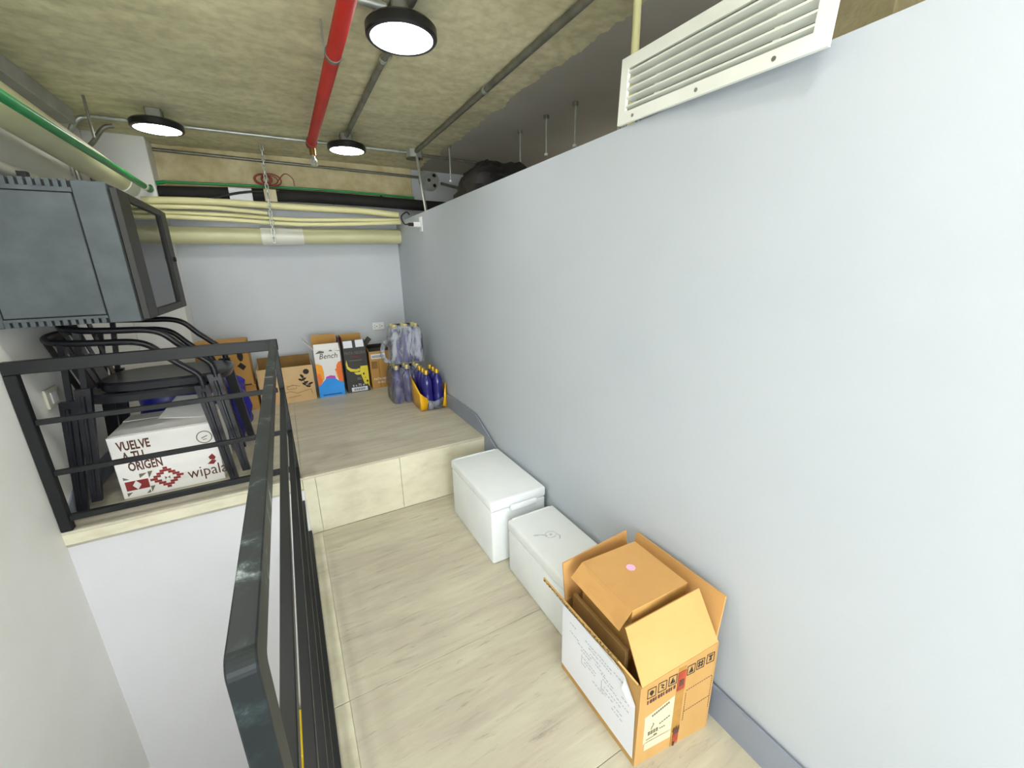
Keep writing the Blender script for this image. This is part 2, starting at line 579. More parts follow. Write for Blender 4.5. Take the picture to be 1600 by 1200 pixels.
# rear wall behind the viewpoint: piers around a wide opening added to bring in daylight
wr = MB()
for a, b_ in (((XL - 0.12, YBACK - 0.1, ZLOW), (4.2, YBACK, -0.3)), ((XL - 0.12, YBACK - 0.1, 2.45), (4.2, YBACK, ZC)), ((XL - 0.12, YBACK - 0.1, -0.3), (XL + 0.04, YBACK, 2.45)),
              ((XR - 0.05, YBACK - 0.1, -0.3), (4.2, YBACK, 2.45))):
    wr.box(a, b_)
struct(wr.build('wall_rear', 'paint_white'), 'white wall with a wide added daylight opening behind the viewpoint', 'wall')
wn = struct(MB().box((XL + 0.041, YBACK - 0.06, -0.299), (XL + 0.09, YBACK - 0.02, 2.449)).build('added_window_1', 'vent_white'), 'unseen white-framed window wall added for daylight behind the viewpoint', 'window')  # unseen window frame, added along with the daylight opening
for xx in (-0.35, 0.4, 1.07):
    MB().box((xx, YBACK - 0.06, -0.299), (xx + 0.045, YBACK - 0.02, 2.449)).build('added_window_mullion', 'vent_white', wn)
struct(MB().box((4.1, YBACK, 1.93), (4.2, YB, ZC)).build('wall_far', 'dark_render'),
       'grey wall of the void beyond the partition', 'wall')
struct(MB().box((XR + 0.09, YBACK, 1.93), (4.1, YB, 1.99)).build('ceiling_neighbour', 'dark_render'),
       'dusty suspended ceiling of the neighbouring room beyond the partition', 'ceiling')
struct(MB().box((XL, YBACK, ZLOW - 0.1), (XE + 0.015, YP + 0.012, ZLOW)).build('floor_lower', 'floor_tile'),
       'tile floor at the foot of the stairwell', 'floor')
struct(MB().box((XL - 0.12, YBACK - 0.1, ZC), (4.2, YB + 0.1, ZC + 0.1)).build('ceiling', 'ceiling_concrete'),
       'bare olive-grey cast concrete ceiling', 'ceiling')
struct(MB().box((XL, YBACK, 2.53), (-1.0, 3.93, ZC), 0.006, 1).build('trim_1', 'grey_render'),
       'grey concrete beam along the top of the left wall', 'beam')
struct(MB().box((-0.78, YB - 0.045, 2.24), (1.36, YB, ZC), 0.004, 1).build('trim_2', 'raw_concrete'),
       'rough brown concrete beam face above the black pipe', 'beam')
struct(MB().box((XL, 4.42, ZP), (-0.76, YB, ZC), 0.004, 1).build('wall_column', 'paint_left'),
       'off-white corner column at the far left', 'column')
struct(MB().box((2.0, 0.84, 1.99), (2.3, 1.06, ZC), 0.004, 1).build('trim_3', 'raw_concrete'),
       'rough concrete post behind the white air grille', 'column')
# skirtings (painted band follows the step on the right)
fr = (Vector((XR - 0.011, 0, 0)), Y, Z, -X)
struct(MB().prism([(YBACK, 0), (YP, 0), (YP, ZP), (YB, ZP), (YB, ZP + 0.118), (2.69, ZP + 0.125), (2.37, 0.385), (2.0, 0.20), (1.86, 0.134), (YBACK, 0.134)],
                  fr, -0.011).build('baseboard_right', 'skirting'), 'blue-grey skirting band stepping up along the partition wall', 'skirting')
fr = (Vector((XL + 0.008, 0, 0)), Y, Z, X)
struct(MB().prism([(2.60, ZP), (4.42, ZP), (4.42, ZP + 0.12), (2.80, ZP + 0.14), (2.60, ZP + 0.05)], fr, 0.008).build('baseboard_left', 'skirting'),
       'blue-grey skirting on the left wall behind the railing', 'skirting')

# ================================================================== RAILING
rl = thing('guard_railing', 'black square-tube guard railing with worn paint around the stairwell', 'railing', (-0.09, YP, ZP))
ZR = 1.245
RX, RY = -0.09, YP + 0.02
MB().box((XL + 0.002, RY - 0.02, ZR - 0.058), (RX + 0.019, RY + 0.02, ZR), 0.004, 2).build('top_rail', 'black_paint', rl)
MB().box((XL + 0.002, RY - 0.02, ZP), (XL + 0.044, RY + 0.02, ZR - 0.059), 0.003, 1).build('post', 'black_paint', rl)
for z in (0.958, 0.702):
    MB().box((XL + 0.045, RY - 0.012, z - 0.012), (RX - 0.02, RY + 0.012, z + 0.012), 0.002, 1).build('bar', 'black_paint', rl)
MB().box((XL + 0.045, RY - 0.015, 0.448), (RX - 0.02, RY + 0.015, 0.478), 0.002, 1).build('bottom_bar', 'black_paint', rl)
YE = 0.385
hx0, hx1 = RX - 0.013, RX + 0.015
# handrail and its end post are one bent tube with an eased elbow
prof = []
R_ = 0.018
outer = [(RY - 0.021, ZR)] + [(YE + R_ - R_ * math.sin(a), ZR - R_ + R_ * math.cos(a)) for a in [math.pi / 2 * k / 6 for k in range(7)]] + [(YE, 0.0)]
inner = [(YE + 0.05, 0.0)] + [(YE + 0.05 + 0.008 * (1 - math.cos(a)), ZR - 0.05 - 0.008 * (1 - math.sin(a))) for a in [math.pi / 2 * k / 3 for k in range(4)]] + [(RY - 0.021, ZR - 0.05)]
hr = MB()
po = outer; pi_ = list(reversed(inner))
def strip(pts_o, pts_i):
    vs, fs = [], []
    poly = pts_o + inner
    k = len(poly)
    for x_ in (hx0, hx1):
        vs += [(x_, p[0], p[1]) for p in poly]
    fs = [tuple(range(k)), tuple(reversed(range(k, 2 * k)))] + [(i, i + k, (i + 1) % k + k, (i + 1) % k) for i in range(k)]
    t_ = MB().add(vs, fs)
    bm = bmesh.new()
    q = [bm.verts.new(p) for p in t_.v]
    for f in t_.f: bm.faces.new([q[i] for i in f])
    bmesh.ops.recalc_face_normals(bm, faces=bm.faces)
    eds = [e for e in bm.edges if abs(e.verts[0].co.x - e.verts[1].co.x) < 1e-6 and len(e.link_faces) == 2]
    bmesh.ops.bevel(bm, geom=eds, offset=0.002, segments=2, profile=0.5, affect='EDGES')
    bm.verts.index_update()
    out = MB().add([v_.co.copy() for v_ in bm.verts], [tuple(v_.index for v_ in f.verts) for f in bm.faces])
    bm.free()
    return out
strip(outer, inner).build('handrail', 'rail_worn', rl)
MB().box((hx0, RY - 0.02, ZP), (hx1, RY + 0.016, ZR - 0.059), 0.003, 1).build('corner_post', 'black_paint', rl)
for z in (0.958, 0.702, 0.462, 0.235):
    y1 = RY - 0.021 if z > ZP else YP - 0.001
    MB().box((RX - 0.008, YE + 0.052, z - 0.014), (RX + 0.015, y1, z + 0.014), 0.002, 1).build('bar', 'black_paint', rl)
MB().box((RX - 0.010, YE + 0.052, 0.001), (RX + 0.024, YP - 0.001, 0.032), 0.002, 1).build('bottom_bar', 'black_paint', rl)

# bins down in the stairwell, only slivers of them show between the bars
def bin_(name, mat_, x0, x1, y0, y1, zt, label):
    t = thing(name, label, 'bin', ((x0 + x1) / 2, (y0 + y1) / 2, ZLOW))
    k = min(0.03, (x1 - x0) * 0.2)
    MB().hexa([(x0 + k, y0 + k, ZLOW), (x1 - k, y0 + k, ZLOW), (x1 - k, y1 - k, ZLOW), (x0 + k, y1 - k, ZLOW),
               (x0 + .01, y0 + .01, zt - 0.05), (x1 - .01, y0 + .01, zt - 0.05), (x1 - .01, y1 - .01, zt - 0.05), (x0 + .01, y1 - .01, zt - 0.05)]).build('body', mat_, t)
    MB().box((x0, y0, zt - 0.05), (x1, y1, zt), 0.012).build('lid', mat_, t)
bin_('waste_bin', 'bin_yellow', -0.40, -0.12, 2.18, 2.50, -1.26, 'yellow bin low in the stairwell seen between the railing bars')
bin_('waste_bin', 'bin_blue', -0.485, -0.415, 2.36, 2.50, -1.24, 'slim blue bin low in the stairwell beside the yellow one')

# ================================================================== CEILING LAMPS
def lamp(loc, label, power):
    t = thing('ceiling_lamp', label, 'lamp', loc, 0, 'round ceiling lamps')
    x, y, z = loc
    MB().lathe([(0.118, 0.050), (0.130, 0.047), (0.1415, 0.036), (0.1415, 0.006), (0.136, 0.0), (0.124, 0.0), (0.122, 0.006), (0.118, 0.006)], 48, loc).build('housing', 'lamp_black', t, True)
    MB().lathe([(0.1235, 0.0055), (0.1235, 0.002), (0.11, 0.0008), (0.06, 0.0)], 48, loc).build('diffuser', 'lamp_diffuser_' + power, t, True)
    MB().box((x - 0.042, y - 0.042, z + 0.050), (x + 0.042, y + 0.042, ZC), 0.006, 1).build('mounting_box', 'conduit_dull', t)  # dull grey puts the shadow above the lamp into the colour
    MB().box((x - 0.09, y + 0.03, z + 0.050), (x + 0.06, y + 0.055, z + 0.062)).build('bracket', 'plate_white', t)
    return t
lamp((0.575, 1.93, 2.5), 'large round black-rimmed ceiling lamp nearest the camera by the red pipe', 'far')
lamp((0.6, 3.715, 2.5), 'round black-rimmed ceiling lamp at the end of the red pipe', 'far')
lamp((-0.556, 3.71, 2.5), 'round black-rimmed ceiling lamp at the far left above the cabinet', 'far')
lamp((-0.556, 1.90, 2.5), 'round black-rimmed ceiling lamp above the stairwell, just out of view', 'stair')
lamp((0.575, 0.12, 2.5), 'round black-rimmed ceiling lamp overhead, out of view', 'near')
lamp((-0.556, 0.12, 2.5), 'added round black-rimmed ceiling lamp overhead at the left, out of view', 'stair')  # unseen lamp added to brighten the stairwell walls
lamp((0.575, -1.64, 2.5), 'added round black-rimmed ceiling lamp behind the viewpoint', 'near')  # unseen, added for more light from behind the camera
lamp((-0.556, -1.64, 2.5), 'added round black-rimmed ceiling lamp behind the viewpoint over the stairs', 'near')  # unseen, added to throw light forward into the stairwell
lamp((2.9, 0.3, 2.5), 'added round black-rimmed lamp brightening the void beyond the partition, out of view', 'void')  # unseen lamp added to lift the dark void
lamp((3.3, 3.0, 2.5), 'added round black-rimmed lamp brightening the deep void, hidden behind the partition', 'void')  # second lamp added for the void, kept out of sight

# ================================================================== CONDUITS AND PIPES UNDER THE CEILING
def conduit(label, path, r=0.016, material='conduit_dull', clips=(), name='electrical_conduit', cat='conduit', sag=0):
    t = thing(name, label, cat, path[0])
    MB().tube(path, r, 10).build('tube', material, t, True)
    for c in clips:
        MB().tube([Vector(c[0]) - Vector(c[1]) * 0.012, Vector(c[0]) + Vector(c[1]) * 0.012], r + 0.004, 10).build('clip', 'galvanised', t, True)
        s = Vector(c[1]).cross(Z)
        q = Vector(c[0]) + s * 0.03
        MB().box((q.x - 0.012, q.y - 0.012, ZC - 0.012), (q.x + 0.012, q.y + 0.012, ZC)).build('screw_tab', 'galvanised', t)
    return t
ZK = 2.596
conduit('grey steel conduit running back from the large ceiling lamp to the far one', [(0.6, 2.0, ZK), (0.6, 3.65, ZK)], clips=[((0.6, 2.35, ZK), (0, 1, 0))])
conduit('grey steel conduit from the large lamp towards the camera', [(0.6, 0.2, ZK), (0.6, 1.86, ZK)])
conduit('bright steel conduit crossing from the large lamp over the stairwell', [(-0.5, 1.90, ZK), (0.52, 1.93, ZK)], material='galvanised')
conduit('grey steel conduit running along the partition side of the ceiling to the junction box', [(1.2, -2.4, ZK), (1.2, 3.86, ZK)], r=0.018,
        clips=[((1.2, 2.45, ZK), (0, 1, 0))])
conduit('long bright conduit crossing the ceiling between the two far lamps', [(-0.925, 3.95, ZK), (1.13, 3.93, ZK)], r=0.013, material='galvanised')
conduit('thin dark conduit continuing from the junction box over the partition', [(1.26, 3.96, ZK), (2.9, 4.10, ZK)], r=0.012)
conduit('thin grey conduit along the top of the brown concrete beam', [(-0.755, 4.590, 2.57), (0.5, 4.595, 2.553), (1.44, 4.60, 2.54)], r=0.013)
conduit('short grey conduit sloping down from the round cover plate', [(1.68, 4.60, 2.50), (2.3, 4.60, 2.40)], r=0.014)
conduit('steel conduit dropping from the junction box onto the partition top', [(1.20, 3.86, 2.56), (1.20, 3.70, ZT)], r=0.013, material='galvanised')
conduit('first grey conduit bend at the far left end of the bright conduit', arc_path([(-0.93, 3.95, 2.59), (-0.985, 3.93, 2.57), (-1.05, 3.95, 2.49), (-1.085, 4.0, 2.36), (-1.085, 4.02, 2.2)]), r=0.014, material='galvanised')
conduit('second grey conduit bend beside the first at the far left', arc_path([(-0.85, 4.06, 2.58), (-0.90, 4.05, 2.56), (-0.97, 4.07, 2.48), (-1.035, 4.1, 2.40), (-1.045, 4.12, 2.2)]), r=0.014)
conduit('thin hanging rod at the left of the far-left lamp', [(-0.86, 3.62, ZC), (-0.86, 3.62, 2.40)], r=0.007, name='threaded_rod', cat='rod')
# junction box
t = thing('junction_box', 'octagonal steel junction box where the ceiling conduits meet', 'box', (1.2, 3.93, 2.555))
MB().lathe([(0.072, 0.0), (0.072, 0.065)], 8, (1.2, 3.93, 2.555)).build('body', 'galvanised', t)
MB().lathe([(0.078, -0.005), (0.078, 0.0)], 8, (1.2, 3.93, 2.555)).build('cover', 'conduit_dull', t)
MB().lathe([(0.012, -0.012), (0.012, -0.005)], 8, (1.23, 3.90, 2.555)).build('knockout', 'black_gap', t)
# round plate on the back wall
t = thing('cover_plate', 'round galvanised cover plate high on the far wall by the partition', 'plate', (1.56, YB, 2.42))
MB().lathe([(0.112, 0.0), (0.112, 0.02), (0.10, 0.025)], 28, (1.56, YB - 0.025, 2.53), 'y').build('plate', 'galvanised', t, True)
for dx, dz in ((0.0, 0.0), (0.06, -0.05), (0.06, 0.05)):
    MB().lathe([(0.018, 0.0), (0.018, 0.004)], 10, (1.56 + dx, YB - 0.029, 2.53 + dz), 'y').build('hole', 'black_gap', t)
# red sprinkler pipe
t = thing('sprinkler_pipe', 'red fire sprinkler pipe slung under the concrete ceiling', 'pipe', (0.34, 1.0, 2.5))
MB().tube([(0.345, -2.4, 2.5), (0.34, 3.56, 2.5)], 0.031, 16).build('pipe', 'red_pipe', t, True)
MB().tube([(0.34, 3.56, 2.5), (0.34, 3.64, 2.5)], 0.037, 16).build('elbow', 'wire_red', t, True)
MB().tube([(0.34, 3.60, 2.49), (0.34, 3.60, 2.42)], 0.022, 12).build('nipple', 'brass', t, True)
sp = MB().lathe([(0.013, 2.37), (0.02, 2.385), (0.013, 2.40), (0.013, 2.42)], 12, (0.34, 3.60, 0)).build('sprinkler_head', 'galvanised', t, True)
MB().lathe([(0.026, 2.352), (0.026, 2.356)], 12, (0.34, 3.60, 0)).build('deflector', 'galvanised', t)
for s in (-1, 1):
    MB().tube([(0.34 + s * 0.013, 3.6, 2.40), (0.34 + s * 0.02, 3.6, 2.38), (0.34 + s * 0.006, 3.6, 2.355)], 0.004, 6).build('frame_arm', 'galvanised', t)
for y in (2.18, 0.6):
    MB().tube([(0.34, y - 0.012, 2.5), (0.34, y + 0.012, 2.5)], 0.035, 16).build('hanger_ring', 'conduit_dull', t, True)
    MB().tube([(0.34 - 0.034, y, 2.5), (0.34 - 0.034, y, ZC)], 0.004, 6).build('hanger_rod', 'galvanised', t)
# left: fat cream pipe with a green pipe along it
t = thing('drain_pipe', 'fat cream drain pipe along the left wall under the ceiling', 'pipe', (-0.905, 2.0, 2.2))
MB().tube([(-0.93, -2.4, 2.43), (-0.93, 4.15, 2.265)], 0.083, 20).build('pipe', 'pvc_cream', t, True)
MB().tube([(-0.93, 4.15, 2.265), (-0.93, 4.25, 2.262)], 0.090, 20).build('collar', 'pvc_white', t, True)
MB().tube([(-0.93, 4.25, 2.262), (-0.93, 4.415, 2.257)], 0.078, 20).build('pipe_end', 'pvc_white', t, True)
t = thing('water_pipe', 'green water pipe running along the fat cream drain pipe', 'pipe', (-0.795, 2.0, 2.235))
MB().tube([(-0.795, -2.4, 2.237), (-0.795, 4.30, 2.237)], 0.021, 12).build('pipe', 'green_pipe', t, True)
MB().tube(arc_path([(-0.795, 4.30, 2.237), (-0.795, 4.40, 2.24), (-0.78, 4.45, 2.29), (-0.70, 4.49, 2.318)]), [0.021] * 8 + [0.018] * 5 + [0.014] * 5 + [0.010], 12).build('elbow', 'green_pipe', t, True)
MB().tube([(-0.795, 4.22, 2.237), (-0.795, 4.26, 2.237)], 0.026, 12).build('coupling', 'switch_cream', t, True)
MB().tube(arc_path([(-0.70, 4.49, 2.318), (0.2, 4.50, 2.337), (0.8, 4.50, 2.334), (1.34, 4.50, 2.32)]), 0.010, 10).build('branch', 'green_pipe', t, True)
# left wall: sloping pale cable duct below the pipe
conduit('pale cable duct on the left wall above the cabinet', [(-1.085, -2.4, 2.10), (-1.085, 3.9, 2.10)], r=0.034, material='pvc_white', name='cable_duct', cat='duct')
# back: black insulated pipe, cream flexible tubes, drain pipe with coupling, chain
t = thing('insulated_pipe', 'black foam-insulated pipe crossing the far wall under the brown beam', 'pipe', (0.3, 4.5, 2.2))
MB().tube(arc_path([(-0.78, 4.50, 2.235), (-0.3, 4.50, 2.255), (0.2, 4.50, 2.27), (0.8, 4.50, 2.265), (1.45, 4.50, 2.25), (1.7, 4.50, 2.25)], 5), 0.052, 14).build('insulation', 'foam_black', t, True)
for x in (0.55, 1.0):
    MB().tube([(x - 0.004, 4.50, 2.268), (x + 0.004, 4.50, 2.268)], 0.054, 14).build('joint', 'black_gap', t, True)
MB().box((-0.28, 4.437, 2.195), (-0.11, 4.444, 2.30), 0.002, 1).build('tag', 'tag_white', t)
MB().tube(arc_path([(-0.75, 4.43, 2.16), (-0.5, 4.425, 2.18), (-0.2, 4.43, 2.26), (0.1, 4.44, 2.30)]), 0.010, 8).build('cable', 'rack_door', t, True)
def tube_thing(label, pts, r):
    o = MB().tube(arc_path(pts, 6), r, 10).build('flexible_tube', 'pvc_tube', None, True)
    tag(o, label, 'tube', 'cream flexible tubes on the far wall')
tube_thing('thickest cream tube, topmost of the bundle below the black pipe', [(-0.86, 4.375, 2.155), (-0.6, 4.40, 2.17), (-0.3, 4.44, 2.178), (0.3, 4.44, 2.165), (0.8, 4.44, 2.16), (1.14, 4.42, 2.135)], 0.029)
tube_thing('short cream tube in the bundle ending at the chain', [(-0.86, 4.35, 2.11), (-0.45, 4.375, 2.122), (-0.2, 4.385, 2.112), (-0.02, 4.39, 2.10)], 0.017)
tube_thing('upper of the two long sagging cream tubes in the bundle', [(-0.86, 4.39, 2.078), (-0.3, 4.43, 2.078), (0.2, 4.43, 2.058), (0.7, 4.43, 2.075), (1.14, 4.40, 2.085)], 0.018)
tube_thing('lowest sagging cream tube of the bundle', [(-0.86, 4.36, 2.045), (-0.3, 4.39, 2.035), (0.2, 4.39, 2.015), (0.7, 4.39, 2.035), (1.14, 4.36, 2.06)], 0.018)
t = thing('drain_pipe', 'thick cream drain pipe with white coupling across the far wall', 'pipe', (0.2, 4.56, 1.86))
MB().tube([(-0.86, 4.56, 1.915), (-0.10, 4.56, 1.92)], 0.072, 20).build('pipe', 'pvc_cream', t, True)
MB().tube([(0.24, 4.56, 1.925), (XR - 0.002, 4.56, 1.94)], 0.072, 20).build('pipe', 'pvc_cream', t, True)
MB().tube([(-0.10, 4.56, 1.92), (0.15, 4.56, 1.923)], 0.081, 20).build('coupling', 'pvc_white', t, True)
MB().tube([(0.15, 4.56, 1.923), (0.245, 4.56, 1.925)], 0.077, 20).build('coupling', 'pvc_white', t, True)
conduit('thin cream tube slanting down from the drain pipe behind the cabinet', [(-0.84, 4.40, 1.83), (-0.90, 4.40, 1.30)], r=0.014, material='pvc_cream', name='flexible_tube', cat='tube')
# chain: interlocked links
t = thing('hanging_chain', 'galvanised chain hanging from the ceiling to the cream drain pipe', 'chain', (0.0, 4.33, 1.83))
LN = 0.05
n_l = 20
def link(i):
    c = Vector((0.018 - 0.022 * i / n_l, 4.30 + 0.05 * i / n_l, ZC - 0.025 - i * (ZC - 0.05 - 1.85) / n_l))
    side = X if i % 2 == 0 else Y
    pts = []
    for k in range(12):
        a = 2 * math.pi * k / 12
        pts.append(c + side * 0.011 * math.cos(a) + Z * (0.014 if math.sin(a) > 0 else -0.014) + Z * 0.011 * math.sin(a))
    return MB().tube(pts, 0.0042, 6, True)
for i in range(n_l + 1):
    link(i).build('link', 'galvanised', t, True)
t = thing('wire_coil', 'tangle of red wire lying on the black pipe beside the chain', 'wire', (0.02, 4.42, 2.32))
random.seed(4)
for q in range(7):
    cx, rr, rz = 0.0 + random.uniform(-0.03, 0.06), random.uniform(0.055, 0.085), random.uniform(-0.5, 0.5)
    pts = [(cx + rr * math.cos(a) * math.cos(rz), 4.40 + 0.03 * math.sin(rz) * math.cos(a) + q * 0.004, 2.375 + rr * 0.62 * math.sin(a)) for a in [2 * math.pi * k / 18 for k in range(18)]]
    MB().tube(pts, 0.0048, 6, True).build('loop', 'wire_red', t, True)
MB().tube(arc_path([(0.08, 4.41, 2.34), (0.16, 4.40, 2.43), (0.22, 4.41, 2.40), (0.23, 4.42, 2.34)]), 0.004, 6).build('loose_end', 'wire_red', t, True)
MB().box((-0.02, 4.405, 2.20), (0.075, 4.418, 2.30), 0.002, 1).build('tag', 'paper_cream', t)

# ================================================================== VOID BEYOND THE PARTITION
for i, (x, y, z0, lab) in enumerate([(1.43, 3.66, 2.33, 'thin threaded rod hanging above the black bag'), (1.78, 3.05, 2.36, 'threaded rod hanging beyond the partition, second from the black bag'),
                                     (1.79, 2.70, 2.365, 'threaded rod hanging beyond the partition, third from the black bag'), (1.83, 2.42, 2.36, 'threaded rod hanging beyond the partition nearest the white grille')]):
    t = thing('threaded_rod', lab, 'rod', (x, y, z0), 0, 'threaded rods beyond the partition')
    MB().tube([(x, y, z0), (x, y, ZC)], 0.0065, 8).build('rod', 'galvanised', t, True)
    MB().lathe([(0.014, 0.0), (0.014, 0.014)], 6, (x, y, z0 + 0.004)).build('nut', 'plate_white', t)
    MB().lathe([(0.020, -0.02), (0.020, 0.0)], 10, (x, y, ZC)).build('anchor', 'conduit_dull', t)

def lump(name, mat_, c, rad, seed, amp, freq, label, cat, power=2.6, floor=None, nu=40, nv=24, shape=None):
    vs, fs = [], []
    sgn = lambda v_, e: math.copysign(abs(v_) ** e, v_)
    e = 2.0 / power
    for j in range(nv + 1):
        ph = -math.pi / 2 + math.pi * j / nv
        for i in range(nu):
            th = 2 * math.pi * i / nu
            p = Vector((sgn(math.cos(ph), e) * sgn(math.cos(th), e), sgn(math.cos(ph), e) * sgn(math.sin(th), e), sgn(math.sin(ph), e)))
            k = 1 + amp * noise.fractal(p * freq + Vector((seed, seed * 2, 0)), 1.0, 2.0, 4)
            q = Vector((p.x * rad[0] * k, p.y * rad[1] * k, p.z * rad[2] * k))
            if shape: q = shape(q)
            q += Vector(c)
            if floor is not None: q.z = max(q.z, floor)
            vs.append(q)
    for j in range(nv):
        for i in range(nu):
            k = (i + 1) % nu
            fs.append((j * nu + i, j * nu + k, (j + 1) * nu + k, (j + 1) * nu + i))
    o = MB().add(vs, fs).build(name, mat_, None, True)
    return tag(o, label, cat)
lump('plastic_bag', 'bag_black', (1.62, 3.22, 2.18), (0.22, 0.50, 0.22), 3.0, 0.28, 1.6, 'crumpled black bag lying above the partition beside the conduits', 'bag',
     floor=1.992, shape=lambda q: Vector((q.x, q.y, q.z + 0.10 * q.y)))
o = lump('plastic_sheet', 'film_scrap', (1.42, 1.50, 2.10), (0.015, 0.075, 0.17), 7.0, 0.35, 2.2, 'scrap of milky plastic film sticking up left of the white grille', 'film', floor=1.992, nu=24, nv=14)
conduit('cream plastic tube hanging from the ceiling down behind the white grille', [(1.33, 1.39, ZC), (1.33, 1.385, 1.992)], r=0.0155, material='pvc_tube', name='flexible_tube', cat='tube')

# ================================================================== AIR GRILLE on top of the partition
D = Vector((0.0716, 0.99568, 0.05904))
far = Vector((1.150, 1.27, 2.088))
L_, H_ = 0.70, 0.20
nrm = Vector((-1, 0.072, 0)).normalized()
upv = nrm.cross(D).normalized()
if upv.z < 0: upv = -upv
near = far - D * L_
ug = thing('air_grille', 'white louvred air grille standing on top of the partition wall', 'vent', near)
gf = (near, D, upv, nrm)
bw = 0.036
for nm, poly in (('bottom_frame', [(0, 0), (L_, 0), (L_ - bw, bw), (bw, bw)]), ('top_frame', [(0, H_), (bw, H_ - bw), (L_ - bw, H_ - bw), (L_, H_)]),
                 ('side_frame', [(0, 0), (bw, bw), (bw, H_ - bw), (0, H_)]), ('side_frame', [(L_, 0), (L_, H_), (L_ - bw, H_ - bw), (L_ - bw, bw)])):
    MB().prism(poly, gf, 0.012).build(nm, 'vent_white', ug)
for i in range(5):
    vc = bw + (H_ - 2 * bw) * (i + 0.5) / 5
    a = near + D * bw + upv * vc - nrm * 0.016
    b2 = near + D * (L_ - bw) + upv * vc - nrm * 0.016
    MB().bar(a, b2, 0.027, 0.006, (upv * 0.97 - nrm * 0.26)).build('louvre', 'vent_white', ug)
for u in (0.148, 0.55):
    MB().bar(near + D * u + upv * bw - nrm * 0.034, near + D * u + upv * (H_ - bw) - nrm * 0.034, 0.012, 0.012, D).build('mullion', 'vent_white', ug)
for u in (0.12, 0.35, 0.62):
    for v_ in (bw * 0.45,):
        c = near + D * u + upv * v_
        MB().prism(disc(u, v_, 0.0055, n=10), lift(gf, 0.002), 0.003).build('screw', 'conduit_dull', ug)
# sheet-metal neck behind the frame
for v0, v1 in ((bw - 0.006, bw - 0.002), (H_ - bw + 0.002, H_ - bw + 0.006)):
    MB().prism(rect(bw, v0, L_ - bw, v1), lift(gf, -0.012), 0.09).build('neck', 'galvanised', ug)

# ================================================================== SOCKETS AND SWITCHES
t = thing('wall_outlet', 'white double power outlet on the far wall above the wine boxes', 'outlet', (0.866, YB, 0.958))
MB().box((0.802, YB - 0.010, 0.962), (0.930, YB, 1.045), 0.004).build('plate', 'plate_white', t)
for cx in (0.838, 0.894):
    MB().box((cx - 0.021, YB - 0.013, 0.980), (cx + 0.021, YB - 0.010, 1.027), 0.001, 1).build('socket', 'vent_white', t)
    for dx, dz, w, h in ((-0.010, 0.012, 0.004, 0.012), (-0.010, -0.012, 0.004, 0.010), (0.010, 0.0, 0.009, 0.009)):
        MB().box((cx + dx - w / 2, YB - 0.0145, 1.004 + dz - h / 2), (cx + dx + w / 2, YB - 0.013, 1.004 + dz + h / 2)).build('slot', 'print_black', t)
t = thing('wall_switch', 'cream switch plate on the left wall behind the railing', 'switch', (XL, 2.87, 0.95))
MB().box((XL, 2.80, 0.955), (XL + 0.012, 2.93, 1.055), 0.004).build('plate', 'switch_cream', t)
MB().box((XL + 0.012, 2.835, 0.975), (XL + 0.018, 2.895, 1.035), 0.003).build('rocker', 'plate_white', t)
t = thing('wall_socket', 'white socket plate with plug high on the partition at the far corner', 'outlet', (XR, 3.79, 1.93))
MB().box((XR - 0.010, 3.73, 1.925), (XR, 3.80, 2.05), 0.003).build('plate', 'plate_white', t)
MB().box((XR - 0.075, 3.745, 1.965), (XR - 0.010, 3.785, 2.005), 0.006).build('adapter', 'plate_white', t)
MB().lathe([(0.014, -0.045), (0.016, 0.0)], 10, (XR - 0.075, 3.765, 1.985), 'x').build('plug', 'print_black', t, True)
MB().tube(arc_path([(XR - 0.12, 3.765, 1.985), (XR - 0.15, 3.78, 1.99), (XR - 0.14, 3.9, 2.06), (XR - 0.05, 4.05, 2.12), (XR + 0.02, 4.2, 2.12)]), 0.006, 8).build('cable', 'print_black', t, True)

# ================================================================== WALL CABINET (network rack)
rk = thing('wall_rack', 'grey metal wall-mounted network cabinet with glass front door above the chairs', 'cabinet', (-0.86, 3.03, 1.385))
x0, x1, y0, y1, z0, z1 = XL + 0.003, -0.615, 2.57, 3.47, 1.385, 1.995
# near side: frame strips, slotted rails above and below a removable panel
MB().box((x1 - 0.115, y0, z0), (x1, y0 + 0.012, z1), 0.003, 1).build('side_frame', 'rack_metal', rk)
MB().box((x0, y0, z0), (x0 + 0.05, y0 + 0.012, z1), 0.003, 1).build('side_frame', 'rack_metal', rk)
for (za, zb, zs0, zs1) in ((z1 - 0.048, z1, z1 - 0.030, z1), (z0, z0 + 0.036, z0 + 0.002, z0 + 0.024)):
    mb = MB()
    xx0, xx1 = x0 + 0.051, x1 - 0.116
    if zs0 > za + 0.01: mb.box((xx0, y0, za), (xx1, y0 + 0.012, zs0))
    if zs1 < zb - 0.004: mb.box((xx0, y0, zs1), (xx1, y0 + 0.012, zb))
    n_t = 13
    pw = (xx1 - xx0) / n_t
    for i in range(n_t):
        mb.box((xx0 + i * pw, y0, zs0 - 0.001), (xx0 + i * pw + pw * 0.62, y0 + 0.012, zs1 + 0.001))
    mb.build('vent_rail', 'rack_metal', rk)
MB().box((x0 + 0.054, y0 + 0.0005, z0 + 0.040), (x1 - 0.120, y0 + 0.010, z1 - 0.052), 0.003, 1).build('side_panel', 'rack_panel', rk)
MB().box((x0 + 0.02, y0 + 0.013, z0 + 0.002), (x1 - 0.02, y0 + 0.016, z1 - 0.003)).build('shade_backing', 'black_gap', rk)  # black sheet stands in for the shaded inside behind the slots
MB().box((x0, y0 + 0.017, z1 - 0.012), (x1, y1, z1), 0.003, 1).build('top_panel', 'rack_metal', rk)
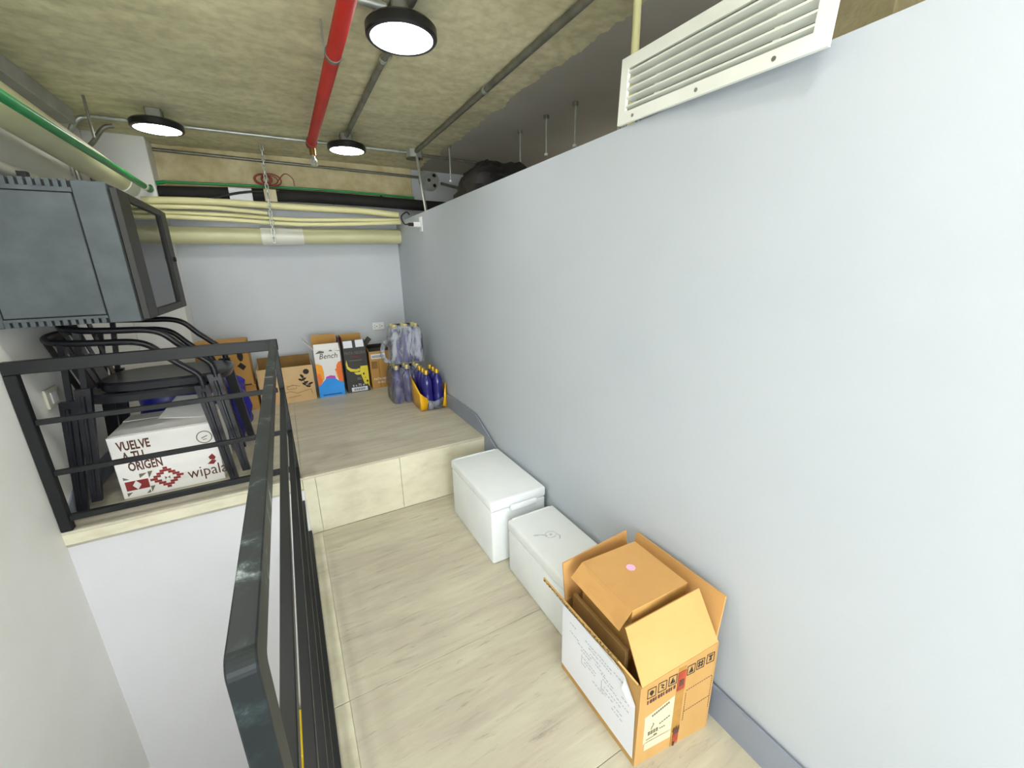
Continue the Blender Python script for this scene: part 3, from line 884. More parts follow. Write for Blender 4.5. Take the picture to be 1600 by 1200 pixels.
MB().box((x0, y0 + 0.017, z0), (x1, y1, z0 + 0.012), 0.003, 1).build('bottom_panel', 'rack_metal', rk)
MB().box((x0, y0 + 0.017, z0 + 0.013), (x0 + 0.006, y1, z1 - 0.013)).build('back_panel', 'rack_door', rk)
MB().box((x0 + 0.007, y1 - 0.03, z0 + 0.013), (x0 + 0.04, y1, z1 - 0.013)).build('rear_post', 'rack_metal', rk)
MB().box((x1 - 0.04, y1 - 0.03, z0 + 0.013), (x1, y1, z1 - 0.013)).build('rear_post', 'rack_metal', rk)
MB().box((x1 - 0.03, y0 + 0.017, z0 + 0.013), (x1, y0 + 0.045, z1 - 0.013)).build('front_post', 'rack_metal', rk)
dr = MB().box((x1 + 0.006, y0 + 0.002, z0 + 0.008), (x1 + 0.034, y0 + 0.16, z1 - 0.020), 0.003, 1).build('door', 'rack_door', rk)
MB().box((x1 + 0.006, y1 - 0.14, z0 + 0.008), (x1 + 0.034, y1, z1 - 0.020), 0.003, 1).build('door_stile', 'rack_door', dr)
MB().box((x1 + 0.006, y0 + 0.161, z0 + 0.008), (x1 + 0.034, y1 - 0.141, z0 + 0.045), 0.003, 1).build('door_rail', 'rack_door', dr)
MB().box((x1 + 0.006, y0 + 0.161, z1 - 0.055), (x1 + 0.034, y1 - 0.141, z1 - 0.020), 0.003, 1).build('door_rail', 'rack_door', dr)
MB().box((x1 + 0.016, y0 + 0.161, z0 + 0.046), (x1 + 0.020, y1 - 0.141, z1 - 0.056)).build('glass_pane', 'glass_pane', dr)
MB().lathe([(0.014, 0.0), (0.014, 0.012)], 12, (x1 + 0.034, y1 - 0.07, 1.69), 'x').build('lock', 'black_gap', dr, True)
MB().box((x1 + 0.002, y0, z0 + 0.012), (x1 + 0.0055, y0 + 0.012, z1 - 0.024)).build('hinge_gap', 'black_gap', rk)
# small hook standing on top of it
MB().box((-0.90, 2.62, z1), (-0.87, 2.65, z1 + 0.03)).build('bracket', 'black_gap', rk)

# ================================================================== STACKED ARMCHAIRS
def make_chair(label):
    t = thing('armchair', label, 'chair', (0, 0, 0), 0, 'stacked black metal armchairs')
    zs = 0.60
    # seat: rounded pan with a turned-down skirt and a shallow dish
    def ring(sx0, sx1, sy, z, n=40):
        out = []
        cx, rx = (sx0 + sx1) / 2, (sx1 - sx0) / 2
        for k in range(n):
            a = 2 * math.pi * k / n
            e = 2.0 / 3.2
            cx_, sy_ = math.cos(a), math.sin(a)
            out.append(Vector((cx + rx * math.copysign(abs(cx_) ** e, cx_), sy * math.copysign(abs(sy_) ** e, sy_), z)))
        return out
    rings = [ring(-0.255, 0.335, 0.222, zs - 0.048), ring(-0.26, 0.35, 0.226, zs - 0.012), ring(-0.25, 0.335, 0.215, zs), ring(-0.22, 0.28, 0.18, zs - 0.004),
             ring(-0.14, 0.20, 0.11, zs - 0.012), ring(-0.13, 0.19, 0.10, zs - 0.018), ring(-0.21, 0.27, 0.175, zs - 0.012), ring(-0.245, 0.325, 0.212, zs - 0.014), ring(-0.248, 0.328, 0.215, zs - 0.048)]
    vs = [p for r in rings for p in r]
    n = 40
    fs = []
    for j in range(len(rings)):
        j2 = (j + 1) % len(rings)
        if j == 4:
            continue
        for k in range(n):
            l = (k + 1) % n
            fs.append((j * n + k, j * n + l, j2 * n + l, j2 * n + k))
    fs.append(tuple(4 * n + k for k in range(n)))
    fs.append(tuple(reversed([5 * n + k for k in range(n)])))
    MB().add(vs, fs).build('seat', 'chair_seat', t, True)
    for sy in (-1, 1):
        # legs: tapered pressed-steel channels
        for fx, tx in ((0.335, 0.275), (-0.335, -0.265)):
            wt, wb = 0.062, 0.040
            yt, yb2 = 0.252 * sy, 0.280 * sy
            mb = MB()
            mb.hexa([(fx - wb / 2, yb2 - 0.012, 0), (fx + wb / 2, yb2 - 0.012, 0), (fx + wb / 2, yb2 + 0.012, 0), (fx - wb / 2, yb2 + 0.012, 0),
                     (tx - wt / 2, yt - 0.016, zs), (tx + wt / 2, yt - 0.016, zs), (tx + wt / 2, yt + 0.016, zs), (tx - wt / 2, yt + 0.016, zs)])
            lg = mb.build('leg', 'chair_paint', t)
            mid = lambda q, off: Vector((fx + (tx - fx) * q, yb2 + (yt - yb2) * q + off, zs * q))
            MB().tube([mid(0.06, sy * 0.011), mid(0.94, sy * 0.0155)], [0.006, 0.010], 6).build('rib', 'chair_paint', lg, True)
    # one continuous tube: front leg - arm - back hoop - arm - front leg
    half = [(0.285, 0.256, 0.585), (0.275, 0.258, 0.66), (0.225, 0.262, 0.715), (0.165, 0.266, 0.775), (0.105, 0.27, 0.845), (0.04, 0.272, 0.872),
            (-0.05, 0.272, 0.878), (-0.16, 0.268, 0.884), (-0.25, 0.24, 0.892), (-0.305, 0.17, 0.90), (-0.325, 0.08, 0.905)]
    pts = [Vector(p) for p in half] + [Vector((-0.328, 0, 0.906))] + [Vector((p[0], -p[1], p[2])) for p in reversed(half)]
    MB().tube(arc_path(pts, 4), 0.0165, 10).build('arm_hoop', 'chair_paint', t, True)
    # rear uprights and fanned back slats
    for sy in (-1, 1):
        MB().bar((-0.265, sy * 0.245, 0.56), (-0.225, sy * 0.255, 0.885), 0.014, 0.024, (1, 0, 0)).build('back_post', 'chair_paint', t)
        MB().bar((-0.245, sy * 0.12, 0.575), (-0.305, sy * 0.17, 0.895), 0.006, 0.05, (0, 1, 0)).build('side_slat', 'chair_paint', t)
    fr = frame((-0.245, -0.06, 0.575), (0, 1, 0), (-0.075, 0, 0.325))
    W, Hh = 0.12, 0.333
    mb = MB()
    for r_ in (rect(0, 0, W, 0.17), rect(0, 0.17, 0.042, 0.235), rect(W - 0.042, 0.17, W, 0.235), rect(0, 0.235, W, Hh)):
        mb.prism(r_, fr, 0.005)
    mb.build('centre_slat', 'chair_paint', t)
    return t
ch = make_chair('lower black metal armchair of the stack, standing on the platform by the left wall')
ch.location = (-0.755, 3.0, ZP)
ch2 = copy_tree(ch)
ch2['label'] = 'upper black metal armchair of the stack with a rounded dished seat'
ch2.location = (-0.688, 3.0, ZP + 0.056)

# white carton under the chairs
wx0, wx1, wy0, wy1, wz = -0.945, -0.475, 2.785, 3.20, 0.365
wb = thing('carton', 'white carton with dark red lettering and woven pattern under the stacked chairs', 'box', ((wx0 + wx1) / 2, (wy0 + wy1) / 2, ZP))
MB().box((wx0, wy0, ZP), (wx1, wy1, ZP + wz), 0.004, 2).build('body', 'carton_white', wb)
zt_ = ZP + wz
MB().slab([(wx0 + 0.02, wy0 + 0.01, zt_ + 0.003), (wx1 - 0.01, wy0 + 0.01, zt_ + 0.003), (wx1 - 0.03, wy0 + 0.20, zt_ + 0.03), (wx0 + 0.05, wy0 + 0.20, zt_ + 0.012)], 0.004).build('flap', 'carton_white', wb)
MB().slab([(wx0 + 0.20, wy0 + 0.14, zt_ + 0.035), (wx1 - 0.01, wy0 + 0.09, zt_ + 0.012), (wx1 - 0.02, wy1 - 0.06, zt_ + 0.09), (wx0 + 0.26, wy1 - 0.06, zt_ + 0.10)], 0.004).build('flap', 'carton_white', wb)
MB().slab([(wx0 + 0.01, wy1 - 0.16, zt_ + 0.012), (wx0 + 0.28, wy1 - 0.16, zt_ + 0.012), (wx0 + 0.28, wy1 - 0.01, zt_ + 0.005), (wx0 + 0.01, wy1 - 0.01, zt_ + 0.005)], 0.004).build('flap', 'carton_white', wb)
wf = frame((wx0, wy0, ZP), X, Z)
for s_, v_, u_ in (('VUELVE', 0.285, 0.035), ('A TU', 0.222, 0.045), ('ORIGEN', 0.160, 0.055)):
    text('lettering', wf, s_, u_, v_, 0.072, 'print_brown', wb, sx=0.56, bold=0.0022)
text('lettering', wf, 'wipala', 0.298, 0.046, 0.096, 'print_brown', wb, sx=0.80)
decal('leaf_emblem', wf, [[(0.40, 0.115), (0.425, 0.138), (0.445, 0.128), (0.43, 0.108)], [(0.412, 0.158), (0.432, 0.175), (0.446, 0.150), (0.437, 0.135), (0.416, 0.142)]], 'print_red', wb)
ring_ = [p for k in range(20) for p in [stroke([(0.415 + 0.036 * math.cos(2 * math.pi * k / 20), 0.285 + 0.036 * math.sin(2 * math.pi * k / 20)),
                                               (0.415 + 0.036 * math.cos(2 * math.pi * (k + 1) / 20), 0.285 + 0.036 * math.sin(2 * math.pi * (k + 1) / 20))], 0.005)[0]]]
decal('round_emblem', wf, ring_ + stroke([(0.40, 0.28), (0.43, 0.292)], 0.005) + stroke([(0.405, 0.270), (0.425, 0.272)], 0.004), 'print_olive', wb)
# woven diamond pattern
pat = []
cx, cy, st = 0.205, 0.078, 0.0125
for j in range(-4, 5):
    wN = 6 - abs(j) * 1.3
    hole = 3.4 - abs(j) * 1.3
    for s in (-1, 1):
        if hole > 0:
            a, b2 = sorted((s * hole * st, s * wN * st))
            pat.append(rect(cx + a, cy + j * st * 1.15, cx + b2, cy + (j + 1) * st * 1.15 - 0.001))
        elif s > 0:
            pat.append(rect(cx - wN * st, cy + j * st * 1.15, cx + wN * st, cy + (j + 1) * st * 1.15 - 0.001))
decal('woven_pattern', wf, pat, 'print_red', wb)
decal('woven_pattern', wf, [rect(0.022, 0.045, 0.052, 0.10), rect(0.088, 0.045, 0.122, 0.10), [(0.052, 0.045), (0.07, 0.045), (0.052, 0.072)], [(0.07, 0.10), (0.088, 0.10), (0.088, 0.075)],
                            [(0.07, 0.045), (0.088, 0.045), (0.088, 0.070)], [(0.052, 0.10), (0.052, 0.074), (0.07, 0.10)]], 'print_red', wb)
decal('woven_pattern', wf, [[(0.02, 0.112), (0.045, 0.112), (0.02, 0.130)], [(0.02, 0.012), (0.045, 0.034), (0.02, 0.034)], [(0.09, 0.11), (0.125, 0.135), (0.09, 0.135)],
                            [(0.125, 0.012), (0.145, 0.05), (0.125, 0.05)], [(0.10, 0.012), (0.12, 0.012), (0.12, 0.034)], [(0.128, 0.10), (0.150, 0.14), (0.128, 0.14)],
                            [(0.195, 0.072), (0.205, 0.082), (0.195, 0.092)], [(0.218, 0.072), (0.208, 0.082), (0.218, 0.092)]], 'print_olive', wb)
ws = frame((wx1, wy0, ZP), Y, Z)
decal('side_print', ws, [[(0.20, 0.28), (0.22, 0.34), (0.24, 0.30), (0.23, 0.24)], [(0.19, 0.17), (0.22, 0.22), (0.235, 0.18), (0.21, 0.14)], [(0.16, 0.10), (0.19, 0.15), (0.21, 0.12)],
                         [(0.23, 0.20), (0.26, 0.24), (0.25, 0.19)], [(0.14, 0.03), (0.16, 0.09), (0.175, 0.05)]] + stroke([(0.15, 0.05), (0.19, 0.15), (0.22, 0.28)], 0.006), 'print_olive', wb)
# blue bag behind it
lump('plastic_bag', 'bag_blue', (-0.66, 3.52, ZP + 0.25), (0.30, 0.22, 0.27), 11.0, 0.16, 1.8, 'shiny blue plastic bag slumped behind the white carton', 'bag', power=3.2, floor=ZP + 0.001)

# ================================================================== BOXES ALONG THE FAR WALL
def open_carton(name, label, x0, x1, y0, y1, h, outer, inner, flaps=(), lean=0.0, cat='box'):
    """open-topped carton: four thin walls and a base; flaps: (side, length, tilt outwards in degrees, material)"""
    t = thing(name, label, cat, ((x0 + x1) / 2, (y0 + y1) / 2, ZP))
    th = 0.006
    z0, z1 = ZP, ZP + h
    MB().box((x0, y0, z0), (x1, y0 + th, z1)).build('front_panel', outer, t)
    MB().box((x0, y1 - th, z0), (x1, y1, z1)).build('back_panel', inner, t)
    MB().box((x0, y0 + th, z0), (x0 + th, y1 - th, z1)).build('side_panel', outer, t)
    MB().box((x1 - th, y0 + th, z0), (x1, y1 - th, z1)).build('side_panel', outer, t)
    MB().box((x0 + th, y0 + th, z0), (x1 - th, y1 - th, z0 + th)).build('base', inner, t)
    for side, ln, deg, mm in flaps:
        a = math.radians(deg)
        o_, u_ = math.sin(a) * ln, math.cos(a) * ln
        e = 0.004
        q = {'f': [(x0 + e, y0, z1), (x1 - e, y0, z1), (x1 - e, y0 - o_, z1 + u_), (x0 + e, y0 - o_, z1 + u_)],
             'b': [(x1 - e, y1, z1), (x0 + e, y1, z1), (x0 + e, y1 + o_, z1 + u_), (x1 - e, y1 + o_, z1 + u_)],
             'l': [(x0, y1 - e, z1), (x0, y0 + e, z1), (x0 - o_, y0 + e, z1 + u_), (x0 - o_, y1 - e, z1 + u_)],
             'r': [(x1, y0 + e, z1), (x1, y1 - e, z1), (x1 + o_, y1 - e, z1 + u_), (x1 + o_, y0 + e, z1 + u_)]}[side]
        MB().slab(q, 0.004).build('flap', mm, t)
    return t, frame((x0, y0, ZP), X, Z)

# two stacked cartons at the left
t = thing('carton', 'plain brown carton at the bottom left of the row, partly behind the chairs', 'box', (-0.53, 4.34, ZP))
MB().box((-0.72, 4.19, ZP), (-0.345, 4.41, ZP + 0.235), 0.003, 1).build('body', 'cardboard', t)
t = thing('carton', 'brown carton with a black emblem standing on the bottom left carton', 'box', (-0.54, 4.34, ZP + 0.236))
MB().box((-0.73, 4.18, ZP + 0.236), (-0.352, 4.40, ZP + 0.635), 0.003, 1).build('body', 'cardboard', t)
fr = frame((-0.73, 4.18, ZP + 0.236), X, Z)
decal('emblem', fr, [disc(0.315, 0.27, 0.022, 0.05), [(0.28, 0.18), (0.31, 0.21), (0.345, 0.17), (0.32, 0.14)]], 'print_black', t)
decal('tape', fr, [rect(0.02, 0.0, 0.36, 0.012)], 'print_brown', t)

t, fr = open_carton('carton', 'low wide brown carton printed with a black olive branch, open at the top', -0.325, 0.135, 4.235, 4.52, 0.345, 'cardboard_pale', 'cardboard_dark',
                    [('b', 0.06, 0, 'cardboard_dark')])
leaf = lambda cx_, cy_, a, l, w: [(cx_ + math.cos(a) * l * q - math.sin(a) * w * s, cy_ + math.sin(a) * l * q + math.cos(a) * w * s) for q, s in ((-.5, 0), (-.15, -.5), (.25, -.45), (.5, 0), (.25, .45), (-.15, .5))]
decal('olive_branch', fr, [disc(0.40, 0.285, 0.026), leaf(0.36, 0.245, 2.2, 0.05, 0.022), leaf(0.345, 0.21, 2.6, 0.05, 0.02), leaf(0.372, 0.215, 0.4, 0.05, 0.02), leaf(0.385, 0.18, 0.3, 0.055, 0.02),
                           leaf(0.40, 0.14, -0.3, 0.05, 0.02), leaf(0.425, 0.165, 0.3, 0.05, 0.02), leaf(0.37, 0.165, 2.4, 0.045, 0.02)] +
      stroke([(0.355, 0.24), (0.37, 0.20), (0.39, 0.165), (0.425, 0.145)], 0.006), 'print_black', t)
decal('faint_print', fr, stroke([(0.22, 0.15), (0.27, 0.17), (0.33, 0.15)], 0.004) + stroke([(0.19, 0.10), (0.24, 0.11), (0.30, 0.085), (0.42, 0.11), (0.43, 0.06)], 0.004) +
      stroke([(0.22, 0.05), (0.33, 0.06)], 0.004) + [disc(0.08, 0.18, 0.012, 0.03)] + outline(0.22, 0.13, 0.30, 0.165, 0.003), 'cardboard_dark', t)

t, fr = open_carton('wine_carton', 'tall white wine carton with a script name and colourful canyon picture', 0.165, 0.398, 4.245, 4.47, 0.475, 'carton_white', 'cardboard',
                    [('f', 0.055, -14, 'carton_white'), ('b', 0.115, 4, 'cardboard'), ('l', 0.12, 38, 'carton_white'), ('r', 0.10, 4, 'carton_maroon')])
W, Hh = 0.233, 0.475
text('lettering', fr, 'Bench', W / 2 + 0.005, 0.385, 0.075, 'print_black', t, align='CENTER', sx=0.9, shear=0.25)
decal('water_picture', fr, [[(0.0, 0.0), (W, 0.0), (W, 0.135), (0.19, 0.15), (0.165, 0.175), (0.12, 0.19), (0.075, 0.185), (0.05, 0.16), (0.02, 0.125), (0.0, 0.12)]], 'wine_blue', t, d=0.0010)
decal('cliff_picture', fr, [[(W, 0.13), (0.19, 0.15), (0.18, 0.22), (0.165, 0.27), (0.18, 0.275), (0.185, 0.31), (0.205, 0.34), (W, 0.35)],
                            [(0.0, 0.12), (0.02, 0.125), (0.045, 0.16), (0.05, 0.23), (0.03, 0.27), (0.0, 0.28)]], 'wine_orange', t, d=0.0018)
decal('cliff_picture', fr, [[(0.0, 0.25), (0.03, 0.24), (0.045, 0.17), (0.06, 0.18), (0.065, 0.25), (0.055, 0.32), (0.03, 0.335), (0.0, 0.345)], [(0.19, 0.155), (0.178, 0.2), (0.17, 0.26), (0.182, 0.25)]], 'wine_amber', t, d=0.0026)
decal('shore_picture', fr, [[(0.072, 0.183), (0.12, 0.19), (0.165, 0.175), (0.16, 0.205), (0.12, 0.215), (0.08, 0.205)]], 'wine_magenta', t, d=0.0026)
decal('lettering_band', fr, [rect(0.03, 0.018, 0.20, 0.026)], 'print_black', t, d=0.0026)
decal('top_picture', fr, [[(0.01, 0.44), (0.05, 0.468), (0.09, 0.458), (0.09, 0.442)], [(0.13, 0.455), (0.15, 0.47), (0.17, 0.452)], [(0.18, 0.46), (0.23, 0.452), (0.23, 0.446)]], 'print_olive', t)

t, fr = open_carton('wine_carton', 'tall black wine carton with a yellow horned bull skull', 0.43, 0.645, 4.26, 4.48, 0.455, 'carton_black', 'cardboard_dark',
                    [('f', 0.085, -16, 'carton_black'), ('b', 0.12, 2, 'cardboard'), ('l', 0.12, 4, 'carton_maroon'), ('r', 0.10, 42, 'carton_black')])
W, Hh = 0.215, 0.455
text('lettering', fr, 'PATA NEGRA', W / 2, 0.395, 0.043, 'print_olive', t, align='CENTER', sx=0.78)
text('lettering', fr, 'TORO', W / 2, 0.358, 0.034, 'print_red', t, align='CENTER')
decal('fine_print', fr, [rect(0.045, 0.328, 0.165, 0.335), rect(0.10, 0.128, 0.145, 0.138), rect(0.10, 0.143, 0.135, 0.152)], 'print_olive', t)
decal('bull_skull', fr, [[(0.018, 0.345), (0.008, 0.30), (0.014, 0.255), (0.045, 0.222), (0.10, 0.212), (0.135, 0.222), (0.135, 0.248), (0.10, 0.240), (0.055, 0.250), (0.028, 0.275), (0.022, 0.31)],
                         [(0.135, 0.222), (0.145, 0.268), (0.215, 0.268), (0.215, 0.10), (0.195, 0.09), (0.185, 0.065), (0.165, 0.085), (0.145, 0.165)],
                         [(0.075, 0.205), (0.14, 0.21), (0.138, 0.180), (0.10, 0.182)], [(0.19, 0.09), (0.21, 0.045), (0.215, 0.05), (0.213, 0.10)]], 'wine_yellow', t)
decal('skull_mark', fr, [disc(0.168, 0.185, 0.008, 0.013, 8), disc(0.196, 0.105, 0.010, 0.012, 8), disc(0.18, 0.145, 0.005, 0.005, 6)], 'print_black', t, d=0.0024)
text('lettering', fr, '6 x 75 cl', W / 2 + 0.0, 0.062, 0.034, 'plate_white', t, align='CENTER')
decal('barcode_label', fr, [rect(0.035, 0.008, 0.19, 0.052)], 'paper', t)
decal('barcode', fr, [rect(0.06 + 0.0075 * k, 0.018, 0.06 + 0.0075 * k + (0.003 if k % 3 else 0.005), 0.042) for k in range(15)], 'print_black', t, d=0.0024)
ff = frame((0.43, 4.26 + 0.0, ZP + 0.455), X, (0, math.sin(math.radians(16)), math.cos(math.radians(16))))
decal('flap_label', ff, [rect(0.008, 0.008, 0.092, 0.078), rect(0.122, 0.010, 0.20, 0.082)], 'paper', t)

t, fr = open_carton('wine_carton', 'brown wine carton with a white name at the foot, beside the bottles', 0.675, 0.905, 4.30, 4.50, 0.395, 'cardboard', 'cardboard_dark',
                    [('f', 0.05, -60, 'carton_black'), ('b', 0.05, -20, 'carton_black'), ('l', 0.05, 20, 'cardboard')])
text('lettering', fr, 'PATA NEGRA', 0.025, 0.085, 0.036, 'plate_white', t, sx=0.86)
text('lettering', fr, 'ROBLE', 0.06, 0.05, 0.030, 'plate_white', t, sx=0.9)
decal('barcode_label', fr, [rect(0.018, 0.315, 0.16, 0.365)], 'paper', t)
decal('barcode', fr, [rect(0.03 + 0.0085 * k, 0.325, 0.03 + 0.0085 * k + 0.004, 0.352) for k in range(14)], 'print_black', t, d=0.0024)
decal('tape', fr, [rect(0.082, 0.0, 0.095, 0.30)], 'tape_clear', t)
decal('dark_square', fr, [rect(0.015, 0.21, 0.075, 0.29)], 'cardboard_dark', t)

# ================================================================== BLUE BOTTLES IN SHRINK-WRAP PACKS
def bottle(label, group, cap):
    t = thing('bottle', label, 'bottle', (0, 0, 0), 0, group)
    MB().lathe([(0.030, 0.0), (0.044, 0.003), (0.047, 0.012), (0.047, 0.12), (0.045, 0.13), (0.045, 0.16), (0.047, 0.17), (0.047, 0.235), (0.044, 0.262), (0.034, 0.285), (0.022, 0.302), (0.016, 0.312), (0.016, 0.318)], 20).build('body', 'bottle_blue', t, True)
    MB().lathe([(0.0185, 0.318), (0.021, 0.320), (0.021, 0.352), (0.018, 0.357), (0.010, 0.358)], 16).build('cap', cap, t, True)
    return t
def pack(cx, cy, z, nx, ny, label, group, cap, rz=0.0):
    first = None
    cols = {2: ('left', 'right'), 3: ('left', 'middle', 'right')}[nx]
    rows = {2: ('front', 'back'), 3: ('front', 'middle', 'back')}[ny]
    for j in range(ny):
        for i in range(nx):
            dx, dy = (i - (nx - 1) / 2) * 0.0965, (j - (ny - 1) / 2) * 0.0965
            p = (cx + dx * math.cos(rz) - dy * math.sin(rz), cy + dx * math.sin(rz) + dy * math.cos(rz), z)
            if first is None:
                first = bottle(label, group, cap); o = first
            else:
                o = copy_tree(first)
            o.location = p
            o['label'] = label + ', ' + rows[j] + ' row ' + cols[i]
def film(name, label, cx, cy, z, nx, ny, h, mat_, seed, top=0.6, rz=0.0):
    """shrink film around a pack: rounded-rectangle skin that gathers over the shoulders"""
    vs, fs = [], []
    n = 56
    hx, hy = nx * 0.0965 / 2 + 0.006, ny * 0.0965 / 2 + 0.006
    lev = [(0.002, 0.995), (0.05, 1.0), (0.12, 1.0), (0.20, 1.0), (0.25, 0.99), (0.29, 0.93), (0.33, 0.86), (h, top)]
    for (zz, k) in lev:
        for i in range(n):
            a = 2 * math.pi * i / n
            e = 2.0 / 7.0
            ux = math.copysign(abs(math.cos(a)) ** e, math.cos(a)); uy = math.copysign(abs(math.sin(a)) ** e, math.sin(a))
            w = 1 + 0.018 * (noise.noise(Vector((math.cos(a) * 3 + seed, math.sin(a) * 3, zz * 9))) + 0.6)
            x_, y_ = hx * ux * k * w, hy * uy * k * w
            vs.append(Vector((cx + x_ * math.cos(rz) - y_ * math.sin(rz), cy + x_ * math.sin(rz) + y_ * math.cos(rz), z + zz + 0.006 * noise.noise(Vector((a * 2, seed, zz * 7))) * (1 if zz > 0.01 else 0))))
    for j in range(len(lev) - 1):
        for i in range(n):
            k = (i + 1) % n
            fs.append((j * n + i, j * n + k, (j + 1) * n + k, (j + 1) * n + i))
    o = MB().add(vs, fs).build(name, mat_, None, True)
    return tag(o, label, 'plastic film')
# lower pack against the corner, upper pack on it, front pack with yellow film
pack(0.90, 3.78, ZP, 3, 3, 'pale-capped blue bottle in the lower clear-wrapped pack', 'bottles in the lower clear pack', 'pale_cap')
film('shrink_wrap', 'clear shrink film around the lower pack of blue bottles', 0.90, 3.78, ZP, 3, 3, 0.345, 'shrink_film', 2.0, 0.80)
pack(0.935, 3.80, ZP + 0.366, 3, 2, 'blue bottle in the upper pack on top of other bottles', 'bottles in the upper pack', 'pale_cap')
up_film = film('shrink_wrap', 'milky clear shrink film around the upper pack of blue bottles', 0.935, 3.80, ZP + 0.364, 3, 2, 0.35, 'film_thick', 5.0, 0.62)
# the carrying loop of film that hangs out at the left
ring_pts = [(0.765 + 0.075 * math.cos(a), 3.72 + 0.05 * math.cos(a) - 0.03, ZP + 0.50 + 0.105 * math.sin(a)) for a in [2 * math.pi * k / 22 for k in range(22)]]
o = MB().tube(ring_pts, 0.020, 8, True).build('torn_loop', 'film_thick', up_film, True)
pack(1.035, 3.465, ZP, 2, 3, 'gold-capped blue bottle in the yellow-wrapped front pack', 'bottles in the front pack', 'gold_cap')
def sheet(name, pts, mat_, label, th=0.003):
    """torn sheet: outline given as rows of points, thickened"""
    rows, cols = len(pts), len(pts[0])
    vs = [Vector(p) for r in pts for p in r]
    fs = [(i * cols + j, i * cols + j + 1, (i + 1) * cols + j + 1, (i + 1) * cols + j) for i in range(rows - 1) for j in range(cols - 1)]
    o = MB().add(vs, fs).build(name, mat_, None, True)
    md = o.modifiers.new('thick', 'SOLIDIFY'); md.thickness = th * S
    return tag(o, label, 'plastic film')
YL = 3.32
sheet('yellow_film', [[(0.905, 3.60, ZP + 0.01), (0.905, 3.50, ZP + 0.008), (0.906, 3.40, ZP + 0.006), (0.908, 3.325, ZP + 0.006), (0.96, 3.318, ZP + 0.006)],
                      [(0.903, 3.60, ZP + 0.10), (0.901, 3.50, ZP + 0.10), (0.902, 3.40, ZP + 0.09), (0.905, 3.322, ZP + 0.09), (0.975, 3.316, ZP + 0.085)],
                      [(0.904, 3.60, ZP + 0.20), (0.900, 3.50, ZP + 0.19), (0.900, 3.40, ZP + 0.165), (0.904, 3.324, ZP + 0.14), (0.965, 3.319, ZP + 0.115)],
                      [(0.906, 3.60, ZP + 0.26), (0.905, 3.50, ZP + 0.235), (0.904, 3.40, ZP + 0.20), (0.908, 3.327, ZP + 0.165), (0.945, 3.322, ZP + 0.13)]],
      'yellow_film', 'yellow printed film wrapping the left side of the front bottle pack')
sheet('yellow_film', [[(1.10, 3.318, ZP + 0.02), (1.135, 3.318, ZP + 0.005), (1.153, 3.345, ZP + 0.005), (1.154, 3.45, ZP + 0.01)],
                      [(1.118, 3.316, ZP + 0.10), (1.14, 3.318, ZP + 0.11), (1.153, 3.345, ZP + 0.12), (1.154, 3.45, ZP + 0.12)],
                      [(1.128, 3.318, ZP + 0.17), (1.14, 3.32, ZP + 0.21), (1.152, 3.345, ZP + 0.22), (1.154, 3.45, ZP + 0.20)]],
      'yellow_film', 'strip of yellow film at the right corner of the front bottle pack')
sheet('clear_film', [[(0.962, 3.318, ZP + 0.004), (1.03, 3.312, ZP + 0.004), (1.10, 3.318, ZP + 0.004)],
                     [(0.978, 3.314, ZP + 0.06), (1.03, 3.308, ZP + 0.05), (1.11, 3.314, ZP + 0.06)],
                     [(0.978, 3.318, ZP + 0.10), (1.03, 3.314, ZP + 0.075), (1.118, 3.318, ZP + 0.11)]],
      'film_thick', 'clear film stretched across the foot of the front bottle pack')

# ================================================================== FOAM COOLERS
def cooler(label, x0, x1, y0, y1, h, rz=0.0, tab=True):
    c = ((x0 + x1) / 2, (y0 + y1) / 2, 0.0)
    t = thing('foam_cooler', label, 'cooler', c)
    lid = 0.062
    MB().box((x0 + 0.003, y0 + 0.003, 0), (x1 - 0.003, y1 - 0.003, h - lid - 0.0015), 0.012, 3).build('body', 'foam', t, True)
    ld = MB().box((x0, y0, h - lid), (x1, y1, h), 0.014, 3).build('lid', 'foam', t, True)
    MB().box((x0 + 0.022, y1 - 0.022, h), (x1 - 0.03, y1 - 0.008, h + 0.004), 0.002, 1).build('lid_ridge', 'foam', ld)
    if tab:
        cx = (x0 + x1) / 2 + 0.02
        MB().box((cx - 0.085, y0 - 0.022, h - 0.075), (cx + 0.085, y0 - 0.0005, h - 0.040), 0.010, 3).build('handle', 'foam', ld, True)
    return t, ld
cooler('larger white polystyrene cooler against the step', 0.80, 1.152, 1.72, 2.325, 0.392)
t, ld = cooler('smaller white polystyrene cooler between the larger cooler and the brown carton', 0.862, 1.154, 1.135, 1.655, 0.312, tab=False)
fr = frame((0.862, 1.135, 0.312), X, Y)
decal('smudge', fr, stroke([(0.05 + 0.0, 0.335), (0.09, 0.32), (0.11, 0.30)], 0.006) + [p for k in range(14) for p in stroke([(0.13 + 0.03 * math.cos(k * .45), 0.30 + 0.024 * math.sin(k * .45)), (0.13 + 0.03 * math.cos((k + 1) * .45), 0.30 + 0.024 * math.sin((k + 1) * .45))], 0.004)] +
      [disc(0.13, 0.30, 0.008)] + stroke([(0.16, 0.295), (0.165, 0.27), (0.15, 0.25)], 0.006), 'foam_mark', ld)

